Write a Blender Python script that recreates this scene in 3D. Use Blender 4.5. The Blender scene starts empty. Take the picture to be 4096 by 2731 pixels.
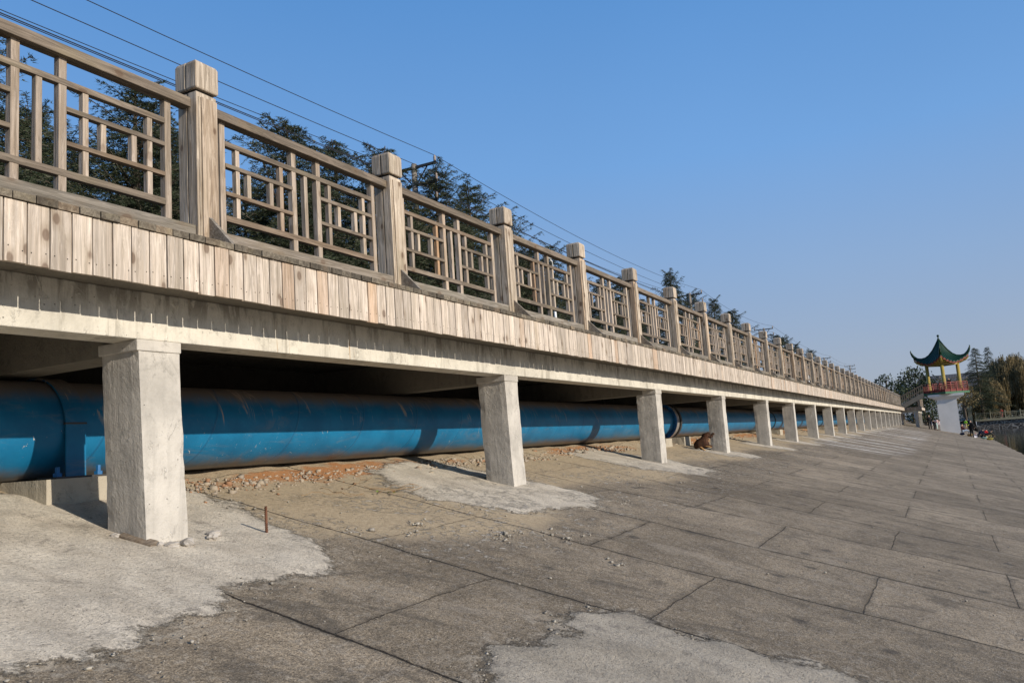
import bpy, bmesh, math, random
import numpy as np
from mathutils import Vector, Matrix
R = math.radians
random.seed(7); rng = np.random.default_rng(7)
SC = bpy.context.scene
COL = SC.collection

# ------------------------------------------------------------------ camera, sky, sun, exposure
YAW, PITCH, ROLL, FPX = 0.478225, 0.128564, -0.0691115, 3288.05
f = Vector((math.cos(PITCH)*math.cos(YAW), math.cos(PITCH)*math.sin(YAW), math.sin(PITCH)))
r0 = f.cross(Vector((0, 0, 1))).normalized(); u0 = r0.cross(f)
rt = math.cos(ROLL)*r0 + math.sin(ROLL)*u0; up = -math.sin(ROLL)*r0 + math.cos(ROLL)*u0
cd = bpy.data.cameras.new("camera"); cam = bpy.data.objects.new("camera", cd); COL.objects.link(cam)
cd.sensor_width = 36; cd.lens = 36*FPX/4096; cd.clip_start = .05; cd.clip_end = 6000
cam.matrix_world = Matrix(((rt.x, up.x, -f.x, 0), (rt.y, up.y, -f.y, 0), (rt.z, up.z, -f.z, 0), (0, 0, 0, 1)))
SC.camera = cam

SUND = Vector((.15, 1.0, -.42)).normalized()           # the way the light travels
elev = math.asin(-SUND.z)
W = bpy.data.worlds.new("World"); SC.world = W; W.use_nodes = True
nt = W.node_tree; nt.nodes.clear()
sky = nt.nodes.new('ShaderNodeTexSky'); sky.sky_type = 'NISHITA'; sky.sun_disc = False
sky.sun_elevation = elev
sky.sun_rotation = math.atan2(-SUND.x, -SUND.y)
sky.altitude = 0; sky.air_density = 1.0; sky.dust_density = 0.6; sky.ozone_density = 2.4
bg = nt.nodes.new('ShaderNodeBackground'); bg.inputs[1].default_value = 0.12
wo = nt.nodes.new('ShaderNodeOutputWorld')
tc = nt.nodes.new('ShaderNodeTexCoord'); sx_ = nt.nodes.new('ShaderNodeSeparateXYZ'); nt.links.new(tc.outputs['Generated'], sx_.inputs[0])
rp = nt.nodes.new('ShaderNodeValToRGB'); nt.links.new(sx_.outputs[2], rp.inputs[0])
el = rp.color_ramp.elements; el[0].position = 0.; el[0].color = (.315, .35, .44, 1); el[1].position = 1.; el[1].color = (.035, .13, .38, 1)
for p_, c_ in ((.07, (.30, .36, .49)), (.18, (.24, .365, .585)), (.32, (.155, .345, .68)), (.5, (.095, .275, .62))):
    e_ = el.new(p_); e_.color = (*c_, 1)
sc_ = nt.nodes.new('ShaderNodeVectorMath'); sc_.operation = 'SCALE'; nt.links.new(rp.outputs[0], sc_.inputs[0]); sc_.inputs['Scale'].default_value = 1.14/.12
mxs = nt.nodes.new('ShaderNodeMix'); mxs.data_type = 'RGBA'; mxs.inputs[0].default_value = .82
nt.links.new(sky.outputs[0], mxs.inputs[6]); nt.links.new(sc_.outputs[0], mxs.inputs[7])
nz_ = nt.nodes.new('ShaderNodeTexNoise'); nt.links.new(tc.outputs['Generated'], nz_.inputs['Vector']); nz_.inputs['Scale'].default_value = 2.4; nz_.inputs['Detail'].default_value = 3
mr_ = nt.nodes.new('ShaderNodeMapRange'); nt.links.new(nz_.outputs['Fac'], mr_.inputs[0]); mr_.inputs[3].default_value = .94; mr_.inputs[4].default_value = 1.06
vs_ = nt.nodes.new('ShaderNodeVectorMath'); vs_.operation = 'SCALE'; nt.links.new(mxs.outputs[2], vs_.inputs[0]); nt.links.new(mr_.outputs[0], vs_.inputs['Scale'])
nt.links.new(vs_.outputs[0], bg.inputs[0]); nt.links.new(bg.outputs[0], wo.inputs[0])
ld = bpy.data.lights.new("sun", 'SUN'); ld.energy = 5.0; ld.angle = R(.5); ld.color = (1, .915, .80)
sun = bpy.data.objects.new("sun", ld); COL.objects.link(sun)
sun.rotation_euler = SUND.to_track_quat('-Z', 'Y').to_euler()
SC.view_settings.view_transform = 'Standard'; SC.view_settings.look = 'None'
SC.view_settings.exposure = 0.0; SC.view_settings.gamma = 1; SC.view_settings.use_curve_mapping = False

# ------------------------------------------------------------------ helpers
def tag(o, label=None, cat=None, group=None, kind=None):
    if label: o['label'] = label
    if cat: o['category'] = cat
    if group: o['group'] = group
    if kind: o['kind'] = kind
    return o
def empty(name, loc=(0, 0, 0), rz=0, label=None, cat=None, group=None):
    o = bpy.data.objects.new(name, None); COL.objects.link(o); o.location = loc; o.rotation_euler = (0, 0, rz)
    o.empty_display_size = .1
    return tag(o, label, cat, group)
class MB:
    def __init__(s): s.v = []; s.f = []; s.m = []
    def add(s, vs, fs, m=0):
        b = len(s.v); s.v += [tuple(v) for v in vs]; s.f += [tuple(i+b for i in q) for q in fs]; s.m += [m]*len(fs)
    def box(s, x0, x1, y0, y1, z0, z1, m=0):
        s.add([(x0,y0,z0),(x1,y0,z0),(x1,y1,z0),(x0,y1,z0),(x0,y0,z1),(x1,y0,z1),(x1,y1,z1),(x0,y1,z1)],
              [(0,3,2,1),(4,5,6,7),(0,1,5,4),(1,2,6,5),(2,3,7,6),(3,0,4,7)], m)
    def tube(s, pts, rad, n=8, m=0, cap=True):
        pts = [Vector(p) for p in pts]
        if not hasattr(rad, '__len__'): rad = [rad]*len(pts)
        vs = []; fs = []
        d0 = (pts[1]-pts[0]).normalized(); a = d0.orthogonal().normalized()
        for i, p in enumerate(pts):
            d = (pts[min(i+1, len(pts)-1)]-pts[max(i-1, 0)]).normalized()
            a = (a - d*a.dot(d)).normalized(); b = d.cross(a)
            for k in range(n):
                t = 2*math.pi*k/n; vs.append(p+(a*math.cos(t)+b*math.sin(t))*rad[i])
        for i in range(len(pts)-1):
            for k in range(n):
                k2 = (k+1) % n; fs.append((i*n+k, i*n+k2, (i+1)*n+k2, (i+1)*n+k))
        if cap: fs.append(tuple(range(n-1, -1, -1))); fs.append(tuple((len(pts)-1)*n+k for k in range(n)))
        s.add(vs, fs, m)
    def lathe(s, prof, c=(0, 0, 0), n=16, m=0):
        vs = []; fs = []
        for r, z in prof:
            for k in range(n):
                t = 2*math.pi*k/n; vs.append((c[0]+r*math.cos(t), c[1]+r*math.sin(t), c[2]+z))
        for i in range(len(prof)-1):
            for k in range(n):
                k2 = (k+1) % n; fs.append((i*n+k, i*n+k2, (i+1)*n+k2, (i+1)*n+k))
        fs.append(tuple(range(n-1, -1, -1))); fs.append(tuple((len(prof)-1)*n+k for k in range(n)))
        s.add(vs, fs, m)
    def build(s, name, mats, parent=None, smooth=False, loc=(0, 0, 0), bevel=0):
        me = bpy.data.meshes.new(name); me.from_pydata(s.v, [], s.f)
        mats = mats if isinstance(mats, (list, tuple)) else [mats]
        for k in mats: me.materials.append(k)
        if len(mats) > 1: me.polygons.foreach_set('material_index', s.m)
        if smooth: me.polygons.foreach_set('use_smooth', [True]*len(me.polygons))
        me.update()
        o = bpy.data.objects.new(name, me); COL.objects.link(o); o.location = loc
        if parent: o.parent = parent
        if bevel:
            b = o.modifiers.new('bevel', 'BEVEL'); b.width = bevel; b.segments = 2; b.limit_method = 'ANGLE'
        return o
def npmesh(name, V, F, mat, parent=None, smooth=False):
    V = np.asarray(V, np.float32); F = np.asarray(F, np.int32); k = F.shape[1]
    me = bpy.data.meshes.new(name); me.vertices.add(len(V)); me.vertices.foreach_set('co', V.ravel())
    me.loops.add(F.size); me.loops.foreach_set('vertex_index', F.ravel())
    me.polygons.add(len(F)); me.polygons.foreach_set('loop_start', np.arange(0, F.size, k, dtype=np.int32))
    me.polygons.foreach_set('loop_total', np.full(len(F), k, np.int32))
    if smooth: me.polygons.foreach_set('use_smooth', np.ones(len(F), bool))
    me.update(calc_edges=True); me.validate()
    me.materials.append(mat)
    o = bpy.data.objects.new(name, me); COL.objects.link(o)
    if parent: o.parent = parent
    return o
def copy_obj(o, parent=None, loc=None):
    c = o.copy(); COL.objects.link(c); c.parent = parent
    if loc is not None: c.location = loc
    return c
def children(o): return [c for c in bpy.data.objects if c.parent == o]
def copy_tree(o, parent=None):
    c = o.copy(); COL.objects.link(c); c.parent = parent
    for ch in children(o): copy_tree(ch, c)
    return c

# ------------------------------------------------------------------ materials
class NG:
    def __init__(s, name, rough=.8, spec=.3):
        s.mat = bpy.data.materials.new(name); s.mat.use_nodes = True; s.t = s.mat.node_tree
        s.b = s.t.nodes['Principled BSDF']; s.b.inputs['Roughness'].default_value = rough
        s.b.inputs['Specular IOR Level'].default_value = spec
    def set(s, i, v):
        if v is None: return
        if isinstance(v, bpy.types.NodeSocket): s.t.links.new(v, i)
        elif hasattr(v, '__len__') and len(v) == 3 and i.type == 'RGBA': i.default_value = (*v, 1)
        else: i.default_value = v
    def n(s, kind, *ins, **kw):
        nd = s.t.nodes.new('ShaderNode'+kind)
        for k, v in kw.items():
            if hasattr(nd, k): setattr(nd, k, v)
        for k, v in enumerate(ins): s.set(nd.inputs[k], v)
        for k, v in kw.items():
            if not hasattr(nd, k): s.set(nd.inputs[k.replace('_', ' ')], v)
        return nd
    def math(s, op, a, b=0., c=0., clamp=False):
        nd = s.t.nodes.new('ShaderNodeMath'); nd.operation = op; nd.use_clamp = clamp
        s.set(nd.inputs[0], a); s.set(nd.inputs[1], b); s.set(nd.inputs[2], c); return nd.outputs[0]
    def mix(s, fac, a, b, mode='MIX'):
        nd = s.t.nodes.new('ShaderNodeMix'); nd.data_type = 'RGBA'; nd.blend_type = mode
        s.set(nd.inputs[0], fac); s.set(nd.inputs[6], a); s.set(nd.inputs[7], b); return nd.outputs[2]
    def step(s, v, a, b, lo=0., hi=1.):
        nd = s.t.nodes.new('ShaderNodeMapRange'); nd.interpolation_type = 'SMOOTHSTEP'
        for i, x in enumerate((v, a, b, lo, hi)): s.set(nd.inputs[i], x)
        return nd.outputs[0]
    def coords(s, which='Object'): return s.n('TexCoord').outputs[which]
    def pos(s): return s.n('NewGeometry').outputs['Position']
    def mapping(s, v, scale=(1, 1, 1), loc=(0, 0, 0)):
        nd = s.t.nodes.new('ShaderNodeMapping'); s.set(nd.inputs[0], v); s.set(nd.inputs[1], loc)
        nd.inputs[3].default_value = scale; return nd.outputs[0]
    def noise(s, v, scale, detail=4, rough=.55, dist=0.):
        nd = s.t.nodes.new('ShaderNodeTexNoise'); s.set(nd.inputs['Vector'], v); s.set(nd.inputs['Scale'], scale)
        nd.inputs['Detail'].default_value = detail; nd.inputs['Roughness'].default_value = rough
        nd.inputs['Distortion'].default_value = dist; return nd.outputs['Fac']
    def voro(s, v, scale, feature='F1', out='Distance', rand=1.):
        nd = s.t.nodes.new('ShaderNodeTexVoronoi'); nd.feature = feature
        s.set(nd.inputs['Vector'], v); s.set(nd.inputs['Scale'], scale); nd.inputs['Randomness'].default_value = rand
        return nd.outputs[out]
    def ramp(s, v, stops):
        nd = s.t.nodes.new('ShaderNodeValToRGB'); s.set(nd.inputs[0], v); e = nd.color_ramp.elements
        while len(e) > 1: e.remove(e[-1])
        e[0].position = stops[0][0]; e[0].color = (*stops[0][1], 1)
        for p, c in stops[1:]:
            k = e.new(p); k.color = (*c, 1)
        return nd.outputs[0]
    def sep(s, v): return s.n('SeparateXYZ', v).outputs
    def vadd(s, a, b, op='ADD'):
        nd = s.t.nodes.new('ShaderNodeVectorMath'); nd.operation = op; s.set(nd.inputs[0], a); s.set(nd.inputs[1], b); return nd.outputs[0]
    def comb(s, x, y, z):
        nd = s.t.nodes.new('ShaderNodeCombineXYZ'); s.set(nd.inputs[0], x); s.set(nd.inputs[1], y); s.set(nd.inputs[2], z); return nd.outputs[0]
    def bump(s, h, dist=.01, strength=.6, normal=None):
        nd = s.t.nodes.new('ShaderNodeBump'); nd.inputs['Strength'].default_value = strength
        nd.inputs['Distance'].default_value = dist; s.set(nd.inputs['Height'], h)
        if normal: s.set(nd.inputs['Normal'], normal)
        return nd.outputs[0]
    def color(s, c): s.set(s.b.inputs['Base Color'], c)
    def normal(s, c): s.set(s.b.inputs['Normal'], c)
    def rough(s, c): s.set(s.b.inputs['Roughness'], c)
    def rnd(s):
        a = s.n('NewGeometry').outputs['Random Per Island']; b = s.n('ObjectInfo').outputs['Random']
        return s.math('FRACT', s.math('ADD', s.math('MULTIPLY', a, 7.31), s.math('MULTIPLY', b, 5.77)))

def wood(name, axis, pale, grey, stain=.35, knots=1., lo=.72, hi=1.12, orange=.15):
    g = NG(name, .78, .25); rnd = g.rnd()
    off = g.math('MULTIPLY', rnd, 37.)
    co = g.vadd(g.coords(), g.comb(off, g.math('MULTIPLY', rnd, 19.), g.math('MULTIPLY', rnd, 53.)))
    sc = [9., 9., 9.]; sc[axis] = .8
    m = g.mapping(co, sc)
    grain = g.noise(m, 2.4, 6, .62, 1.6)
    sr = [34., 34., 34.]; sr[axis] = 1.1
    ringn = g.noise(g.vadd(g.mapping(co, sr), g.comb(g.math('MULTIPLY', grain, 2.), g.math('MULTIPLY', grain, 2.), g.math('MULTIPLY', grain, 2.))), 1.6, 3, .6, .4)
    sf = [60., 60., 60.]; sf[axis] = 2.2
    fine = g.noise(g.mapping(co, sf), 2., 3, .6, .3)
    blot = g.noise(g.mapping(co, [3 if i != axis else 1.3 for i in range(3)]), 1.4, 3, .6)
    c = g.mix(g.step(grain, .36, .62), pale, grey)
    c = g.mix(g.math('MULTIPLY', g.step(blot, .5, .75), stain), c, (.23, .19, .11))
    r2 = g.math('FRACT', g.math('MULTIPLY', rnd, 13.7))
    c = g.mix(g.math('MULTIPLY', g.step(r2, .82, 1.), orange), c, (.50, .25, .09))
    r3 = g.math('FRACT', g.math('MULTIPLY', rnd, 29.3))
    tone = g.math('MULTIPLY_ADD', r3, hi-lo, lo)
    tone = g.math('MULTIPLY', tone, g.math('MULTIPLY', g.math('MULTIPLY_ADD', fine, .6, .70), g.math('MULTIPLY_ADD', g.step(ringn, .36, .60), .30, .78)))
    c = g.mix(1., c, g.comb(tone, tone, tone), 'MULTIPLY')
    # knots
    ks = [7., 7., 7.]; ks[axis] = 4.2
    kd = g.voro(g.vadd(g.mapping(co, ks), g.comb(g.math('MULTIPLY', grain, .15), 0., 0.)), 1.)
    kn = g.math('MULTIPLY', g.step(kd, .19, .12), knots); kr = g.math('MULTIPLY', g.math('MULTIPLY', g.step(kd, .40, .16), .34), knots); c = g.mix(kr, c, (.20, .135, .075))
    c = g.mix(g.math('MULTIPLY', kn, .8), c, (.10, .055, .03))
    ck = g.step(fine, .30, .22)
    c = g.mix(g.math('MULTIPLY', ck, .6), c, (.06, .045, .03))
    g.color(c)
    g.normal(g.bump(g.math('ADD', grain, fine), .006, .7))
    return g.mat

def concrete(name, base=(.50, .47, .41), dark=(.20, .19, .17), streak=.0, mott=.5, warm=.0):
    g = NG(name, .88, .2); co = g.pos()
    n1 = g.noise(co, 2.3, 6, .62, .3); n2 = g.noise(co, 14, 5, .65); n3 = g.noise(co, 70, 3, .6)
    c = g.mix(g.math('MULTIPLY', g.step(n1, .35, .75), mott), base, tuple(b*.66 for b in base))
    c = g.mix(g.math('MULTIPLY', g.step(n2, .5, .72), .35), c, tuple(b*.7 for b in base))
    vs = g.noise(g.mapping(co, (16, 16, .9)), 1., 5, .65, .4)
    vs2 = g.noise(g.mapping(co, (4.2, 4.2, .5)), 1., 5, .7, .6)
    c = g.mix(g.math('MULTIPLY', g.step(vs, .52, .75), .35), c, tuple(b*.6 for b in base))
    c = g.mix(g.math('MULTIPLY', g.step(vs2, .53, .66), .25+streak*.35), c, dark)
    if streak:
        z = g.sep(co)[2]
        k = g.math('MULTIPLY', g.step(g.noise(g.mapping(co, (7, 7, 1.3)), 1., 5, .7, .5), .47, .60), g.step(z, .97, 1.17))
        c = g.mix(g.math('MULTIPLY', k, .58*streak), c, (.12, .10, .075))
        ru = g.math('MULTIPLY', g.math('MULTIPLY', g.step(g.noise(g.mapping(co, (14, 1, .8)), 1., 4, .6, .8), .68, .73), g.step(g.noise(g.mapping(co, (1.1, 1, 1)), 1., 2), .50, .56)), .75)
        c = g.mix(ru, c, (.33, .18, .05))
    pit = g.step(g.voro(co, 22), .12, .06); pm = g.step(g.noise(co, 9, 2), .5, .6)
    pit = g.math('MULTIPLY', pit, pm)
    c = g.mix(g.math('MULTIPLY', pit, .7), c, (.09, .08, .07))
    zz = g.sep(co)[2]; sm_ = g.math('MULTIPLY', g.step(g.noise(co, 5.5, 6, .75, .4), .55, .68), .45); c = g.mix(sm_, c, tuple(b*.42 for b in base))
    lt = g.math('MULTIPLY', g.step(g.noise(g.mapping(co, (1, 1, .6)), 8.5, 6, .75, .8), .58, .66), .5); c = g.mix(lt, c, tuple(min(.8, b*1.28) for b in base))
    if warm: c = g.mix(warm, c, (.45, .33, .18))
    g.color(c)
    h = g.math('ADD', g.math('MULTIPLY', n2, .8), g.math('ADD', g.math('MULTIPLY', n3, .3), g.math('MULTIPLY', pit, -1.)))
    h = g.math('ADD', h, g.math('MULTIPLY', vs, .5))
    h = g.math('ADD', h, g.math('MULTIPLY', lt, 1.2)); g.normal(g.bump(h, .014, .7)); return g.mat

def plain(name, c, rough=.7, spec=.3, metal=0., var=.15, scale=8.):
    g = NG(name, rough, spec); n = g.noise(g.coords(), scale, 4, .6)
    g.color(g.mix(g.step(n, .3, .7), tuple(min(1, x*(1+var)) for x in c), tuple(x*(1-var) for x in c)))
    g.b.inputs['Metallic'].default_value = metal
    g.normal(g.bump(n, .004, .3)); return g.mat

def foliage(name, a, b, tip=None, trans=.25):
    g = NG(name, .65, .2)
    r = g.n('NewGeometry').outputs['Random Per Island']
    n = g.noise(g.coords(), .9, 3, .6)
    k = g.math('ADD', g.math('MULTIPLY', r, .55), g.math('MULTIPLY', g.step(n, .35, .65), .45))
    c = g.mix(k, a, b)
    if tip: c = g.mix(g.step(r, .86, .93), c, tip)
    g.color(c)
    tr = g.t.nodes.new('ShaderNodeBsdfTranslucent'); g.set(tr.inputs[0], c)
    mx = g.t.nodes.new('ShaderNodeMixShader'); mx.inputs[0].default_value = trans
    g.t.links.new(g.b.outputs[0], mx.inputs[1]); g.t.links.new(tr.outputs[0], mx.inputs[2])
    g.t.links.new(mx.outputs[0], g.t.nodes['Material Output'].inputs[0])
    return g.mat

M = {}
M['slat'] = wood('weathered_plank', 2, (.61, .52, .425), (.47, .39, .305), .28, .8, .74, 1.12, .35)
M['post'] = wood('weathered_post', 2, (.57, .475, .365), (.37, .295, .215), .5, .9, .8, 1.1, .3)
M['bal'] = wood('weathered_baluster', 2, (.52, .425, .335), (.37, .29, .21), .35, .5, .66, 1.15, .55)
M['rail'] = wood('weathered_rail', 0, (.225, .18, .135), (.14, .11, .08), .45, .7, .8, 1.15, .1)
M['curb'] = wood('weathered_curb', 0, (.285, .25, .205), (.18, .155, .12), .3, .6, .8, 1.1, .05)
M['boardend'] = wood('board_end', 1, (.20, .17, .125), (.11, .09, .065), .5, .3, .5, 1.3, .1)
M['deck'] = wood('deck_board', 1, (.30, .25, .19), (.2, .16, .12), .4, .5)
M['conc'] = concrete('pillar_concrete', (.54, .50, .435), (.17, .15, .125), 0., 1.)
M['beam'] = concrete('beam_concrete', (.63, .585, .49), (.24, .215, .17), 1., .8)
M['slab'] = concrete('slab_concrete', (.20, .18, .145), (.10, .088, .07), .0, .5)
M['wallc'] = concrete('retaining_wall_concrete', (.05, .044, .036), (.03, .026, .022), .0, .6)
M['block'] = concrete('block_concrete', (.42, .37, .285), (.2, .175, .135), 0, .5)
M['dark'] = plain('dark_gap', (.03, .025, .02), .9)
M['white'] = plain('white_paint', (.72, .72, .70), .5)
M['steel'] = plain('dark_steel', (.05, .048, .045), .6, .4, .2)
M['rust'] = plain('rusty_steel', (.13, .06, .035), .85, .2, .1, .4, 40)
M['polec'] = plain('pole_concrete', (.22, .19, .155), .85)
M['insul'] = plain('glazed_insulator', (.30, .24, .20), .3, .5)

def pipe_mat():
    g = NG('blue_pipe_paint', .5, .25); co = g.pos(); x, y, z = g.sep(co)[0], g.sep(co)[1], g.sep(co)[2]
    n = g.noise(co, 3, 5, .6); c = g.mix(g.step(n, .3, .7), (.009, .155, .305), (.007, .115, .235))
    # dust lying on the upper side and mud on the lowest part
    nz = g.sep(g.n('NewGeometry').outputs['Normal'])[2]
    dn = g.noise(g.mapping(co, (2.5, 1.2, 1.2)), 2, 5, .65)
    d = g.step(g.math('ADD', nz, g.math('MULTIPLY', g.math('SUBTRACT', dn, .5), .42)), .44, .84)
    c = g.mix(g.math('MULTIPLY', d, .93), c, (.20, .155, .115))
    drip = g.math('MULTIPLY', g.step(g.noise(g.mapping(co, (5, .9, .9)), 1.5, 6, .7, 1.0), .57, .66), g.step(g.math('ADD', z, g.math('MULTIPLY', g.noise(co, 4, 4), .3)), .50, .72))
    c = g.mix(g.math('MULTIPLY', drip, .85), c, (.36, .29, .22))
    sc2 = g.math('MULTIPLY', g.step(g.noise(g.mapping(co, (.7, 2.5, 2.5)), 2.2, 7, .75, .8), .52, .68), .30); c = g.mix(sc2, c, (.16, .17, .17))
    mud = g.step(g.math('ADD', nz, g.math('MULTIPLY', g.math('SUBTRACT', dn, .5), .4)), -.70, -1.0)
    c = g.mix(g.math('MULTIPLY', mud, .85), c, (.17, .13, .10))
    sp = g.step(g.noise(g.mapping(co, (1, 1, .5)), 30, 4, .7, .6), .66, .69); spm = g.step(g.noise(co, 1.3, 3), .50, .60)
    spm = g.math('MULTIPLY', spm, g.step(nz, .1, -.25))
    sp2 = g.math('MULTIPLY', g.step(g.noise(g.mapping(co, (1.4, .6, .35)), 7, 5, .75, 1.2), .67, .70), g.step(g.noise(co, .9, 2), .50, .58))
    c = g.mix(g.math('MAXIMUM', g.math('MULTIPLY', sp, spm), g.math('MULTIPLY', sp2, .8)), c, (.50, .44, .36))
    # spiral weld seam
    ph = g.math('FRACT', g.math('ADD', g.math('MULTIPLY', x, 1/1.09), g.math('MULTIPLY', g.math('ARCTAN2', g.math('SUBTRACT', z, .3915), g.math('SUBTRACT', y, 6.35)), 1/(2*math.pi))))
    seam = g.step(g.math('ABSOLUTE', g.math('SUBTRACT', ph, .5)), .016, .006)
    c = g.mix(g.math('MULTIPLY', seam, .35), c, (.01, .07, .16))
    g.color(c); g.rough(g.math('MULTIPLY_ADD', d, .4, .42))
    g.normal(g.bump(g.math('ADD', g.math('MULTIPLY', seam, .5), g.math('MULTIPLY', n, .12)), .008, .6)); return g.mat
M['pipe'] = pipe_mat()
M['bluesteel'] = plain('blue_steel', (.012, .12, .30), .5, .4, 0, .3, 6)
M['greysteel'] = plain('grey_steel_ring', (.30, .27, .24), .5, .4, .3, .3, 10)

def ground_mat():
    g = NG('embankment_concrete', .93, .12); co = g.pos(); s = g.sep(co); x, y = s[0], s[1]
    at = g.t.nodes.new('ShaderNodeAttribute'); at.attribute_name = 'mask'; a = g.sep(at.outputs['Vector'])
    patch, tan, clay = a[0], a[1], a[2]
    p2 = g.mapping(co, (1, 1, 0))
    nbig = g.noise(p2, .55, 5, .6, .3); nmid = g.noise(p2, 3.4, 6, .65, .2); nf = g.noise(p2, 18, 5, .7); nff = g.noise(p2, 110, 3, .7)
    c = g.mix(g.step(nbig, .32, .7), (.172, .139, .098), (.285, .232, .165))
    c = g.mix(g.math('MULTIPLY', g.step(nmid, .42, .68), .65), c, (.128, .105, .078))
    c = g.mix(g.math('MULTIPLY', g.step(nf, .48, .66), .5), c, (.29, .26, .215)); c = g.mix(g.math('MULTIPLY', g.step(nf, .46, .34), .5), c, (.085, .075, .063)); n45 = g.noise(p2, 46, 4, .7); gg = g.math('MULTIPLY', g.math('MULTIPLY_ADD', g.step(nff, .36, .64), .7, .65), g.math('MULTIPLY_ADD', g.step(n45, .38, .62), .5, .76)); c = g.mix(1., c, g.comb(gg, gg, gg), 'MULTIPLY')
    # strips of slabs with joints
    wob = g.noise(p2, 2.6, 4, .6); wob = g.math('MULTIPLY', g.math('SUBTRACT', wob, .5), .055)
    wob2 = g.math('MULTIPLY', g.math('SUBTRACT', g.noise(p2, 22, 5, .75), .5), .038)
    wv = g.math('ADD', wob, wob2)
    xr = g.math('DIVIDE', g.math('ADD', x, wv), 1.70); row = g.math('FLOOR', xr); par = g.math('MULTIPLY', g.math('FRACT', g.math('MULTIPLY', row, .5)), 2.)
    yr = g.math('DIVIDE', g.math('SUBTRACT', g.math('ADD', y, wv), g.math('MULTIPLY_ADD', par, 1.085, .74)), 2.17); colm = g.math('FLOOR', yr)
    dx = g.math('MULTIPLY', g.math('ABSOLUTE', g.math('SUBTRACT', g.math('FRACT', g.math('ADD', xr, .5)), .5)), 1.70)
    dy = g.math('MULTIPLY', g.math('ABSOLUTE', g.math('SUBTRACT', g.math('FRACT', g.math('ADD', yr, .5)), .5)), 2.17)
    wn = g.t.nodes.new('ShaderNodeTexWhiteNoise'); wn.noise_dimensions = '2D'; g.set(wn.inputs['Vector'], g.comb(row, colm, 0.))
    tone = g.math('MULTIPLY_ADD', wn.outputs['Value'], .34, .84); c = g.mix(1., c, g.comb(tone, g.math('MULTIPLY', tone, .99), g.math('MULTIPLY', tone, .975)), 'MULTIPLY')
    brk = g.step(g.noise(p2, 2.1, 5, .75), .30, .46)
    jx = g.math('MULTIPLY', g.step(dx, g.math('MULTIPLY_ADD', nf, .026, .0), .002), g.math('MULTIPLY_ADD', brk, .8, .2)); jy = g.math('MULTIPLY', g.math('MULTIPLY', g.step(dy, g.math('MULTIPLY_ADD', nf, .016, .0), .001), brk), .5)
    jn = g.math('MAXIMUM', jx, jy)
    halo = g.math('MAXIMUM', g.step(dx, .075, .0), g.math('MULTIPLY', g.step(dy, .07, .0), g.step(wn.outputs['Value'], .2, .6)))
    c = g.mix(g.math('MULTIPLY', g.math('MULTIPLY', halo, g.step(nmid, .34, .60)), .6), c, (.075, .064, .050))
    st = g.noise(g.mapping(p2, (1.3, .5, 1)), 1.9, 7, .74, 1.1); c = g.mix(g.math('MULTIPLY', g.step(st, .53, .64), .55), c, (.085, .073, .058)); c = g.mix(g.math('MULTIPLY', g.step(st, .45, .36), .35), c, (.33, .285, .225))
    # tan silt near the pillars, red clay by the pipe
    te = g.math('ADD', tan, g.math('MULTIPLY', g.math('SUBTRACT', nmid, .5), .7))
    tm = g.step(te, .30, .75)
    tc = g.mix(g.step(nf, .35, .65), (.47, .375, .25), (.36, .28, .18))
    c = g.mix(g.math('MULTIPLY', tm, .9), c, tc)
    cm = g.step(g.math('ADD', clay, g.math('MULTIPLY', g.math('SUBTRACT', nmid, .5), 1.6)), .45, .8)
    c = g.mix(g.math('MULTIPLY', cm, .9), c, g.mix(nf, (.42, .15, .04), (.34, .19, .09)))
    # pale cement patches
    pe = g.math('ADD', patch, g.math('ADD', g.math('MULTIPLY', g.math('SUBTRACT', g.noise(p2, 3.4, 9, .78, .4), .5), .75), g.math('MULTIPLY', g.math('SUBTRACT', n45, .5), .22)))
    pm = g.step(pe, .47, .56)
    pn = g.noise(g.mapping(p2, (1.5, .6, 1)), 2.2, 6, .66, .6)
    trw = g.noise(g.vadd(g.mapping(p2, (2.2, .8, 1)), g.comb(g.math('MULTIPLY', nmid, 1.5), 0., 0.)), 3.6, 6, .7, 1.4)
    pc = g.mix(g.step(pn, .32, .68), (.62, .55, .44), (.46, .40, .315)); pc = g.mix(g.math('MULTIPLY', g.step(trw, .57, .66), .4), pc, (.34, .30, .245))
    low = g.math('MULTIPLY', g.step(y, 2.6, 2.3), g.step(x, 6., 5.5)); pc = g.mix(low, pc, g.mix(g.step(pn, .35, .68), (.40, .35, .275), (.30, .26, .20)))
    drt = g.math('MULTIPLY', g.step(g.noise(g.mapping(p2, (1., .7, 1)), 3.1, 7, .7, .8), .56, .64), g.step(nf, .38, .55)); pc = g.mix(g.math('MULTIPLY', drt, .6), pc, (.20, .175, .145))
    pg = g.math('MULTIPLY', g.math('MULTIPLY_ADD', nff, .5, .75), g.math('MULTIPLY_ADD', g.step(n45, .36, .6), .22, .85)); pc = g.mix(1., pc, g.comb(pg, pg, pg), 'MULTIPLY')
    edge = g.math('MULTIPLY', g.step(pe, .72, .52), g.step(nf, .42, .60))
    pc = g.mix(g.math('MULTIPLY', edge, .75), pc, (.20, .18, .15))
    dust = g.math('MULTIPLY', g.math('MULTIPLY', g.step(pe, .26, .5), g.step(g.noise(p2, 9, 7, .8, .4), .47, .58)), .7); c = g.mix(dust, c, (.40, .35, .275))
    c = g.mix(pm, c, pc)
    rim = g.math('MULTIPLY', g.step(pe, .465, .49), g.step(pe, .525, .50))
    c = g.mix(g.math('MULTIPLY', rim, g.math('MULTIPLY', g.step(nf, .46, .60), .6)), c, (.08, .068, .055))
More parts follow.
